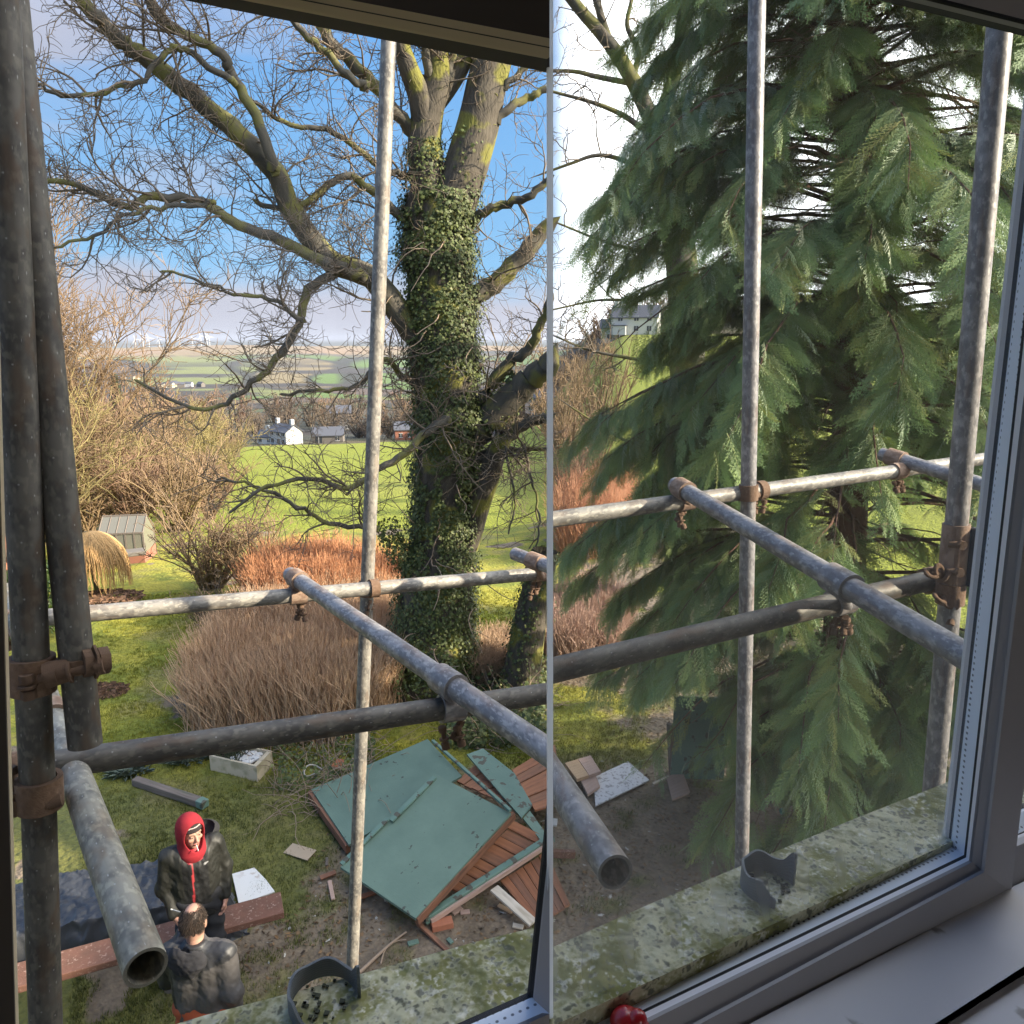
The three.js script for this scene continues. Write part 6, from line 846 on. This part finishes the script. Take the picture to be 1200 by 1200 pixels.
  { const t = thing('wooden_tray', 'two-tone tan and pink board on the corner of the white speckled sheet', 'board'); mesh('tan_half', new GB().prism(PY([[662, 894, 0.14], [677, 889.5, 0.14], [690, 908.5, 0.14], [676, 913, 0.14]]), V(0, -0.04, 0)).geo(), M.tanWood, t); mesh('pink_half', new GB().prism(PY([[677.5, 889.3, 0.142], [692, 885, 0.142], [704, 904, 0.142], [690.5, 908.3, 0.142]]), V(0, -0.04, 0)).geo(), M.pinkWood, t); }
  solo('pink_offcut', new GB().prism(PY([[681, 915, 0.10], [698, 908, 0.10], [703, 921, 0.09], [689, 931, 0.09]]), V(0, -0.03, 0)).geo(), M.pinkWood, 'small pale pink wood offcut on the edge of the speckled sheet', 'wood');
  { const t = thing('pink_paddle', 'pink flat board with a stick lying at the foot of the green board', 'board'); mesh('blade', new GB().prism(PY([[781, 911, 0.06], [797, 902.5, 0.08], [800, 904, 0.08], [808.5, 927, 0.05], [806, 930, 0.05], [788, 937, 0.05]]), V(0, -0.02, 0)).geo(), M.pinkWood, t); mesh('stick', bar([765, 919, 0.05], [784, 910, 0.06], 0.03, 0.025), M.paleWood, t); }
  solo('green_screen', new GB().prism([atY(786, 912, 0.02), atY(848, 914, 0.02), atY(848, 914, 0.02).add(V(0.05, 1.05, -0.10)), atY(786, 912, 0.02).add(V(0.02, 1.05, -0.10))], V(0, 0, -0.03)).geo(), M.greenPaint2, 'dull green board standing on edge under the conifer', 'board');
  solo('grey_stake', barG(atY(788, 909, 0.0), atY(788, 909, 0.0).add(V(-0.07, 0.72, 0.02)), 0.08, 0.06), M.greyWood, 'mossy grey stake at the edge of the standing green board', 'stake');
  solo('red_timber', bar([646, 1000, 0.12], [674, 1001, 0.10], 0.05, 0.08), M.flake, 'end of a red-brown timber by the white divider', 'timber');
  solo('white_scrap', bar([640, 963, 0.05], [653, 964, 0.05], 0.12, 0.02), M.white, 'scrap of white board by the white divider', 'scrap');
  solo('pale_stick', bar([852, 938, 0.06], [880, 943, 0.05], 0.03, 0.025), M.paleWood, 'pale stick on the earth under the conifer', 'stick');
  { const g = new GB(), p = [[915, 951], [921, 950]].map(([x, y]) => atY(x, y, 0.05)); g.tube([p[0], p[0].clone().lerp(p[1], 0.6), p[0].clone().lerp(p[1], 0.75), p[1]].map((q) => q), [0.035, 0.035, 0.014, 0.014], 12); solo('green_bottle', g.geo(), new THREE.MeshPhysicalMaterial({ color: lin(0.12, 0.35, 0.28), roughness: 0.15 }), 'small green bottle in the leaf litter under the conifer', 'bottle'); }
  solo('fallen_branch', (() => { const g = new GB(); g.tube(crook(atY(1000, 940, 0.05), V(0.4, 0.03, -0.2).normalize(), 0.8, 7, 0.2, r, 0), taper(0.016, 0.006, 7), 5); return g.geo(); })(), M.deadTwig, 'bare fallen branch at the foot of the conifer', 'branch');
}

// ------------------------------------------------------------------ the two people
{
  const smin = (a, b, k) => { const h = clamp(0.5 + 0.5 * (b - a) / k); return lerp(b, a, h) - k * h * (1 - h); };
  const cap = (p, a, b, ra, rb) => { const bx_ = b[0] - a[0], by = b[1] - a[1], bz = b[2] - a[2], px = p[0] - a[0], py = p[1] - a[1], pz = p[2] - a[2], t = clamp((px * bx_ + py * by + pz * bz) / (bx_ * bx_ + by * by + bz * bz + 1e-9)); return Math.hypot(px - bx_ * t, py - by * t, pz - bz * t) - lerp(ra, rb, t); };
  const ell = (p, c, r) => { const x = (p[0] - c[0]) / r[0], y = (p[1] - c[1]) / r[1], z = (p[2] - c[2]) / r[2], k0 = Math.hypot(x, y, z), k1 = Math.hypot(x / r[0], y / r[1], z / r[2]); return k1 < 1e-6 ? -Math.min(...r) : k0 * (k0 - 1) / k1; };
  const chain = (bones, k) => (p) => { let d = 9; for (const [a, b, ra, rb] of bones) d = smin(d, cap(p, a, b, ra, rb), k); return d; };
  const polyg = (sdf, cen, half, res, colFn) => {
    const mc = new MarchingCubes(res, M.vc, false, false, 160000), h = res / 2, p = [0, 0, 0];
    for (let z = 0; z < res; z++) for (let y = 0; y < res; y++) for (let x = 0; x < res; x++) { p[0] = cen[0] + (x - h) / h * half; p[1] = cen[1] + (y - h) / h * half; p[2] = cen[2] + (z - h) / h * half; mc.field[x + y * res + z * res * res] = -sdf(p); }
    mc.isolation = 0; mc.update(); const n = mc.count, P = new Float32Array(n * 3), N = new Float32Array(n * 3), C = new Float32Array(n * 3);
    for (let i = 0; i < n; i++) { for (let c = 0; c < 3; c++) { P[i * 3 + c] = mc.positionArray[i * 3 + c] * half + cen[c]; N[i * 3 + c] = mc.normalArray[i * 3 + c]; } const c = colFn ? colFn([P[i * 3], P[i * 3 + 1], P[i * 3 + 2]], [N[i * 3], N[i * 3 + 1], N[i * 3 + 2]]) : [1, 1, 1]; C.set(c, i * 3); }
    const g = new THREE.BufferGeometry(); g.setAttribute('position', new THREE.BufferAttribute(P, 3)); g.setAttribute('normal', new THREE.BufferAttribute(N, 3)); g.setAttribute('color', new THREE.BufferAttribute(C, 3)); return g;
  };
  const skin = [0.44, 0.25, 0.18];
  // a head on its own fine grid: c centre, turned about y by yaw (towards +x) and nodded down
  const headOf = (c, yaw, nod, opt) => {
    const cy = Math.cos(yaw), sy = Math.sin(yaw), cn = Math.cos(nod), sn = Math.sin(nod);
    const L = (p) => { let x = p[0] - c[0], y = p[1] - c[1], z = p[2] - c[2]; const x2 = x * cy - z * sy, z2 = x * sy + z * cy; const y2 = y * cn + z2 * sn, z3 = z2 * cn - y * sn; return [x2, y2, z3]; };
    const sdf = (p) => {
      const q = L(p); let d = smin(ell(q, [0, 0.025, -0.012], [0.076, 0.098, 0.096]), ell(q, [0, -0.055, 0.022], [0.056, 0.072, 0.066]), 0.035);
      d = smin(d, ell(q, [0, -0.102, 0.058], [0.024, 0.018, 0.020]), 0.025);
      d = smin(d, cap(q, [0, 0.012, 0.080], [0, -0.030, 0.106], 0.009, 0.013), 0.012);
      for (const s of [-1, 1]) { d = smin(d, cap(q, [s * 0.014, 0.026, 0.084], [s * 0.046, 0.028, 0.070], 0.008, 0.007), 0.012); d = -smin(-d, ell(q, [s * 0.032, 0.006, 0.092], [0.017, 0.011, 0.016]), 0.010); d = smin(d, ell(q, [s * 0.031, 0.006, 0.074], [0.0135, 0.0115, 0.0115]), 0.004); d = smin(d, ell(q, [s * 0.078, -0.004, -0.012], [0.010, 0.031, 0.019]), 0.008); d = smin(d, ell(q, [s * 0.040, -0.022, 0.070], [0.020, 0.016, 0.014]), 0.015); }
      d = smin(d, ell(q, [0, -0.064, 0.085], [0.024, 0.006, 0.010]), 0.006); d = smin(d, ell(q, [0, -0.075, 0.083], [0.020, 0.006, 0.010]), 0.006);
      return d;
    };
    const col = (p) => {
      const q = L(p); let k = [...skin]; const red = Math.max(sstep(0.03, 0.0, Math.hypot(q[0], q[1] + 0.028, q[2] - 0.105)), sstep(0.035, 0.0, Math.hypot(Math.abs(q[0]) - 0.045, q[1] + 0.028, q[2] - 0.07))); k = mix3(k, [0.55, 0.21, 0.16], red * 0.5);
      if (q[2] > 0.06 && Math.abs(q[1] + 0.069) < 0.012 && Math.abs(q[0]) < 0.026) k = [0.36, 0.12, 0.10]; if (q[2] > 0.06 && Math.abs(q[1] + 0.0695) < 0.0025 && Math.abs(q[0]) < 0.026) k = [0.12, 0.04, 0.035];
      for (const s of [-1, 1]) { const ex = q[0] - s * 0.031, ey = q[1] - 0.006; if (q[2] > 0.05 && Math.hypot(ex / 0.014, ey / 0.0055) < 1) k = Math.hypot(ex, ey) < 0.006 ? [0.04, 0.03, 0.03] : [0.30, 0.19, 0.15]; if (q[2] > 0.05 && Math.abs(q[1] - 0.030 + Math.abs(ex) * 0.12) < 0.0045 && Math.abs(ex) < 0.02) k = [0.26, 0.16, 0.11]; }
      return opt && opt.col ? opt.col(q, k) : k;
    };
    return [sdf, col, L];
  };
  // a hand: w wrist, d direction of the fingers, n back of the hand, s side the thumb leaves from
  const handOf = (w, d, n, s, curl) => {
    const ax = (a, f, b) => [w[0] + d[0] * a + s[0] * f + n[0] * b, w[1] + d[1] * a + s[1] * f + n[1] * b, w[2] + d[2] * a + s[2] * f + n[2] * b], B = [[ax(0, 0, 0), ax(0.03, 0, 0), 0.024, 0.026], [ax(0.02, 0.022, 0), ax(0.085, 0.030, 0), 0.018, 0.013], [ax(0.02, 0, 0), ax(0.088, 0.006, 0), 0.02, 0.014], [ax(0.02, -0.018, 0), ax(0.08, -0.026, 0), 0.017, 0.012]], F = [];
    [[0.030, 0.075], [0.011, 0.083], [-0.009, 0.077], [-0.027, 0.060]].forEach(([f, l], i) => { const b0 = 0.086 - Math.abs(i - 1) * 0.004, c = curl * (1 + i * 0.12); let a = b0, bk = 0, th = 0; for (const seg of [0.48, 0.3, 0.22]) { const a2 = a + l * seg * Math.cos(th + c * 0.6), b2 = bk - l * seg * Math.sin(th + c * 0.6); F.push([ax(a, f, bk), ax(a2, f * 1.05, b2), 0.0088, 0.0078]); a = a2; bk = b2; th += c; } });
    const T = [[ax(0.022, 0.026, -0.004), ax(0.055, 0.052, -0.014), 0.013, 0.0105], [ax(0.055, 0.052, -0.014), ax(0.082, 0.052, -0.026), 0.0102, 0.0085]];
    const pal = chain(B, 0.015); return (p) => { let e = pal(p); for (const [a, b, ra, rb] of F) e = smin(e, cap(p, a, b, ra, rb), 0.005); for (const [a, b, ra, rb] of T) e = smin(e, cap(p, a, b, ra, rb), 0.008); return e; };
  };
  const norm = (a) => { const l = Math.hypot(...a); return a.map((x) => x / l); };
  const sub = (a, b) => [a[0] - b[0], a[1] - b[1], a[2] - b[2]];
  const build = (name, label, pos, yaw, o) => {
    const t = thing(name, label, 'person', pos); t.rotation.y = yaw; t.scale.setScalar(o.scale);
    const [hs, hc, L] = headOf(o.head, o.hyaw, o.nod, o), arms = o.arms;             // arms: [shoulder, elbow, wrist]
    const torso = [[[-0.06, 0.98, 0], [-0.07, 1.30, -0.005], 0.078, 0.085], [[0.06, 0.98, 0], [0.07, 1.30, -0.005], 0.078, 0.085], [[-0.12, 1.36, -0.01], [0.12, 1.36, -0.01], 0.05, 0.05], [[0, 1.36, -0.015], [o.head[0] * 0.6, o.head[1] - 0.10, o.head[2] * 0.7 - 0.015], 0.062, 0.052]];
    const legs = [], legB = []; for (const s of [-1, 1]) { const hip = [s * 0.09, 0.93, 0], kn = [s * 0.105, 0.50, 0.02], an = [s * 0.11, 0.09, -0.02]; legs.push([hip, kn, 0.092, 0.062], [kn, an, 0.062, 0.042], [an, [s * 0.125, 0.045, 0.12], 0.042, 0.034]); legB.push([hip, kn, 0.108, 0.082], [kn, [an[0], 0.10, an[2]], 0.082, 0.07]); }
    const armB = [], sleeve = []; arms.forEach(([a, b, c]) => { armB.push([a, b, 0.042, 0.036], [b, c, 0.036, 0.028]); sleeve.push([a, b, 0.070, 0.060], [b, c.map((x, i) => lerp(b[i], x, 0.96)), 0.060, 0.045]); });
    const body = chain([...torso, ...legs, ...armB], 0.04), parts = [polyg((p) => smin(body(p), hs(p), 0.03), [0, 0.88, 0], 1.0, 100, () => skin)];
    parts[0] = polyg((p) => body(p), [0, 0.86, 0], 0.98, 104, () => skin); parts.push(polyg((p) => smin(hs(p), cap(p, [o.head[0] * 0.6, o.head[1] - 0.14, o.head[2] * 0.7 - 0.015], [o.head[0] * 0.8, o.head[1] - 0.06, o.head[2] * 0.85 - 0.015], 0.054, 0.05), 0.03), o.head, 0.19, 110, hc));
    arms.forEach(([a, b, c, hand]) => { if (hand) parts.push(polyg(handOf(c, hand[0], hand[1], hand[2], hand[3]), [c[0] + hand[0][0] * 0.07, c[1] + hand[0][1] * 0.07, c[2] + hand[0][2] * 0.07], 0.16, 90, () => [skin[0], skin[1] * 0.93, skin[2] * 0.92])); });
    mesh('body', mergeGeometries(parts), new THREE.MeshPhysicalMaterial({ vertexColors: true, roughness: 0.55, side: THREE.DoubleSide }), t);
    const coat = chain([[[-0.07, o.hem, 0.0], [-0.075, 1.31, -0.005], o.wide, 0.118], [[0.07, o.hem, 0.0], [0.075, 1.31, -0.005], o.wide, 0.118], [[0, o.hem, 0.02], [0, 1.25, 0.02], o.wide * 0.9, 0.11], [[-0.15, 1.385, -0.01], [0.15, 1.385, -0.01], 0.068, 0.068], [[0, 1.38, -0.015], [0, 1.44, -0.01], 0.085, 0.075], ...sleeve], 0.045);
    const fold = (p) => 0.026 * (fbm(p[0] * 16 + p[2] * 9 + 40, p[1] * 7 + p[0] * 5 + 40, 4) - 0.5) + 0.016 * (Math.abs(fbm(p[0] * 22 + 11, p[1] * 16 + p[2] * 14 + 40, 3) - 0.5) - 0.1);
    mesh('jacket', polyg((p) => Math.max(coat(p) + fold(p), (o.hem - 0.02) - p[1] + 0.012 * Math.sin(p[0] * 30), p[1] - 1.47), [0, 1.12, 0.05], 0.52, 112, o.coat), o.coatMat, t);
    const tr = chain(legB, 0.03); mesh('trousers', polyg((p) => Math.max(smin(tr(p), ell(p, [0, 0.93, 0], [0.175, 0.13, 0.13]), 0.05) + 0.008 * Math.sin(p[1] * 40 + p[0] * 20), 0.09 - p[1]), [0, 0.55, 0], 0.56, 84, () => o.trousers), M.vc, t);
    for (const s of [-1, 1]) mesh('boot', polyg((p) => Math.max(smin(cap(p, [s * 0.11, 0.14, -0.02], [s * 0.11, 0.06, -0.03], 0.062, 0.056), cap(p, [s * 0.11, 0.05, -0.05], [s * 0.128, 0.045, 0.15], 0.052, 0.046), 0.03), 0.004 - p[1]), [s * 0.115, 0.1, 0.05], 0.2, 48, () => [0.035, 0.028, 0.022]), M.vc, t);
    return [t, L];
  };
  const face = (pos, target) => Math.atan2(target.x - pos.x, target.z - pos.z);
  // first person: red hood, dark coat, looking down to the side
  {
    const pos = atY(221, 958, 1.63).setY(0.012), yaw = face(pos, V(0.2, 0, -1)), hd = [0.0, 1.565, 0.035];
    const [t, L] = build('person', 'person in a red hood, black hat and long dark coat standing behind the flaking board', pos, yaw, {
      scale: 0.965, head: hd, hyaw: 0.30, nod: 0.10, hem: 0.80, wide: 0.118, trousers: [0.02, 0.021, 0.025],
      arms: [[[-0.185, 1.37, -0.01], [-0.235, 1.10, -0.03], [-0.195, 0.88, 0.06], [norm([0.25, -1, 0.2]), norm([-1, -0.2, 0.2]), norm([0.1, 0.1, 1]), 0.5]], [[0.185, 1.37, -0.01], [0.245, 1.10, -0.03], [0.21, 0.87, 0.05], [norm([-0.2, -1, 0.2]), norm([1, -0.2, 0.2]), norm([-0.1, 0.1, 1]), 0.5]]],
      coatMat: new THREE.MeshPhysicalMaterial({ vertexColors: true, roughness: 0.55, side: THREE.DoubleSide }),
      coat: (p) => { const zx = -0.035 + 0.05 * (p[1] - 1.15); if (p[2] > 0.03 && Math.abs(p[0] - zx) < 0.0065 && p[1] < 1.40) return [0.36, 0.035, 0.04]; if (p[2] > 0.0 && p[1] > 1.33 && Math.abs(p[0]) < 0.055 + (p[1] - 1.33) * 0.2) return [0.42, 0.03, 0.045]; if (p[2] > 0.02 && Math.abs(p[1] - 1.285 - p[0] * 0.1) < 0.006 && p[0] > 0.06 && p[0] < 0.10) return [0.3, 0.3, 0.3]; const inner = p[2] > 0.05 && p[0] > -0.11 && p[0] < 0.085 + (1.3 - p[1]) * 0.02; return inner ? [0.009, 0.0095, 0.010] : [0.016, 0.0165, 0.0135]; },
    });
    // hood: a shell round the head and neck, open at the face
    const hood = (p) => { const q = L(p), out = smin(ell(q, [0, 0.022, -0.018], [0.108, 0.136, 0.124]), cap(q, [0, -0.06, -0.01], [0, -0.17, 0.0], 0.098, 0.118), 0.05), inn = out + 0.014, hole = ell(q, [0, -0.006, 0.125], [0.092, 0.128, 0.15]); return Math.max(out, -inn, -hole); };
    mesh('hood', polyg(hood, [0.0, 1.52, 0.0], 0.24, 100, (p) => { const q = L(p), k = 0.8 + 0.4 * fbm(p[0] * 30 + 9, p[1] * 30, 3); return [0.27 * k, 0.012 * k, 0.02 * k]; }), M.vc, t);
    const hat = (p) => { const q = L(p); return Math.max(ell(q, [0, 0.028, -0.012], [0.090, 0.112, 0.109]), 0.040 + q[2] * 0.10 - q[1]); };
    mesh('hat', polyg(hat, [0, 1.60, 0.03], 0.16, 64, (p) => { const q = L(p), h = q[1] - q[2] * 0.12; return Math.abs(h - 0.078) < 0.004 ? [0.62, 0.50, 0.45] : [0.028, 0.02, 0.02]; }), M.vc, t);
    mesh('coat_hood', polyg((p) => { const o2 = ell(p, [0.075, 1.44, -0.10], [0.17, 0.105, 0.10]); return Math.max(o2, -(ell(p, [0.07, 1.49, -0.07], [0.13, 0.10, 0.085]))); }, [0.06, 1.44, -0.09], 0.22, 60, () => [0.02, 0.02, 0.022]), M.vc, t);
    // the second person: seen from behind, a hand raised with a cigarette
    const p2 = atY(226, 1061, 1.72).setY(0.012), y2 = face(p2, pos) - 0.42, hd2 = [0.02, 1.58, 0.03], wr = [0.135, 1.45, 0.10], hdir = norm([-0.15, 1, 0.12]);
    const [t2, L2] = build('person', 'balding person seen from behind in a shiny grey jacket, hand raised to the face', p2, y2, {
      scale: 0.985, head: hd2, hyaw: 0.05, nod: 0.22, hem: 0.84, wide: 0.108, trousers: [0.40, 0.085, 0.03],
      col: (q, k) => { const back = sstep(0.05, 0.0, q[2] - 0.03), crown = Math.hypot(q[0], q[2] + 0.030) ; const hairy = back * sstep(-0.085, -0.06, q[1]) * sstep(0.034, 0.056, crown + 0.016 * (fbm(q[0] * 60 + 9, q[2] * 60 + 9, 3) - 0.5)) * (Math.abs(q[0]) > 0.073 && q[1] < 0.02 ? 0.15 : 1); return mix3(k, [0.04, 0.027, 0.018], hairy * 0.95); },
      arms: [[[-0.19, 1.37, -0.01], [-0.225, 1.10, -0.05], [-0.215, 0.85, 0.02], [norm([0.1, -1, 0.15]), norm([-1, -0.1, 0]), norm([0, 0.1, 1]), 0.45]], [[0.19, 1.37, -0.01], [0.255, 1.10, 0.06], wr, [hdir, norm([0.9, 0.1, -0.5]), norm([-0.5, 0, 0.85]), 0.7]]],
      coatMat: new THREE.MeshPhysicalMaterial({ vertexColors: true, roughness: 0.5, side: THREE.DoubleSide }),
      coat: (p) => { const s = 0.75 + 0.5 * fbm(p[0] * 9 + 30, p[1] * 9, 3); if (p[2] < 0.0 && p[1] > 1.30 + 0.3 * Math.abs(p[0]) - (p[0] > 0 ? 0.08 : 0)) return [0.03, 0.031, 0.034]; return p[0] > 0.14 ? [0.02 * s, 0.021 * s, 0.023 * s] : [0.085 * s, 0.08 * s, 0.078 * s]; },
    });
    // short hair: a ring of fine tufts round the bald crown
    const hg = new GB(), k = rng(12), inv = (q) => { const nod = 0.22, yw = 0.05, cn = Math.cos(nod), sn = Math.sin(nod); const y = q[1] * cn - q[2] * sn, z = q[2] * cn + q[1] * sn, cy = Math.cos(yw), sy = Math.sin(yw); return V(q[0] * cy + z * sy + hd2[0], y + hd2[1], z * cy - q[0] * sy + hd2[2]); };
    for (let i = 0; i < 3600; i++) { const a = k() * 6.28, e = (k() - 0.32) * 2.1, x = 0.076 * Math.cos(e) * Math.cos(a), y = 0.025 + 0.098 * Math.sin(e), z = -0.012 + 0.096 * Math.cos(e) * Math.sin(a); if (z > 0.035 || y < -0.06 || Math.hypot(x, z + 0.03) < 0.03 + 0.016 * k()) continue; const b = inv([x, y, z]), n = inv([x * 1.13, y * 1.05 - 0.010, z * 1.13 - 0.006]).add(V((k() - 0.5) * 0.012, (k() - 0.5) * 0.012, (k() - 0.5) * 0.012)), s = perp(V(0, 1, 0), k).multiplyScalar(0.0016); const c = k(); hg.col = { r: lerp(0.014, 0.05, c), g: lerp(0.010, 0.033, c), b: lerp(0.008, 0.022, c) }; hg.quad(b.clone().sub(s), b.clone().add(s), n.clone().add(s), n.clone().sub(s)); }
    mesh('hair', hg.geo(), M.vc, t2).userData.kind = 'stuff';
    mesh('jacket_hood', polyg((p) => { const o2 = ell(p, [0.03, 1.40, -0.105], [0.13, 0.125, 0.062]); return Math.max(o2 + 0.03 * (fbm(p[0] * 16 + 20, p[1] * 16, 3) - 0.5), -ell(p, [0.02, 1.50, -0.085], [0.095, 0.12, 0.05])); }, [0.03, 1.40, -0.12], 0.2, 64, () => [0.022, 0.022, 0.026]), M.vc, t2);
    t2.updateMatrixWorld(true); const tip = (x, y, z) => t2.localToWorld(V(x, y, z)), c0 = tip(wr[0] + 0.0, wr[1] + 0.155, wr[2] - 0.01), c1 = tip(wr[0] + 0.05, wr[1] + 0.195, wr[2] - 0.03);
    solo('cigarette', rod(c0, c1, 0.0042, 8), M.white, 'white cigarette in the raised fingers of the balding person', 'cigarette');
    t.updateMatrixWorld(true); const q0 = t.localToWorld(V(hd[0] + 0.018, hd[1] - 0.072, hd[2] + 0.095)), q1 = t.localToWorld(V(hd[0] + 0.02, hd[1] - 0.088, hd[2] + 0.155)); solo('cigarette', rod(q0, q1, 0.004, 8), M.white, 'white cigarette between the lips of the person in the red hood', 'cigarette');
  }
}
camera.updateMatrixWorld(true);
renderer.setSize(1024, 1024);
renderer.render(scene, camera);
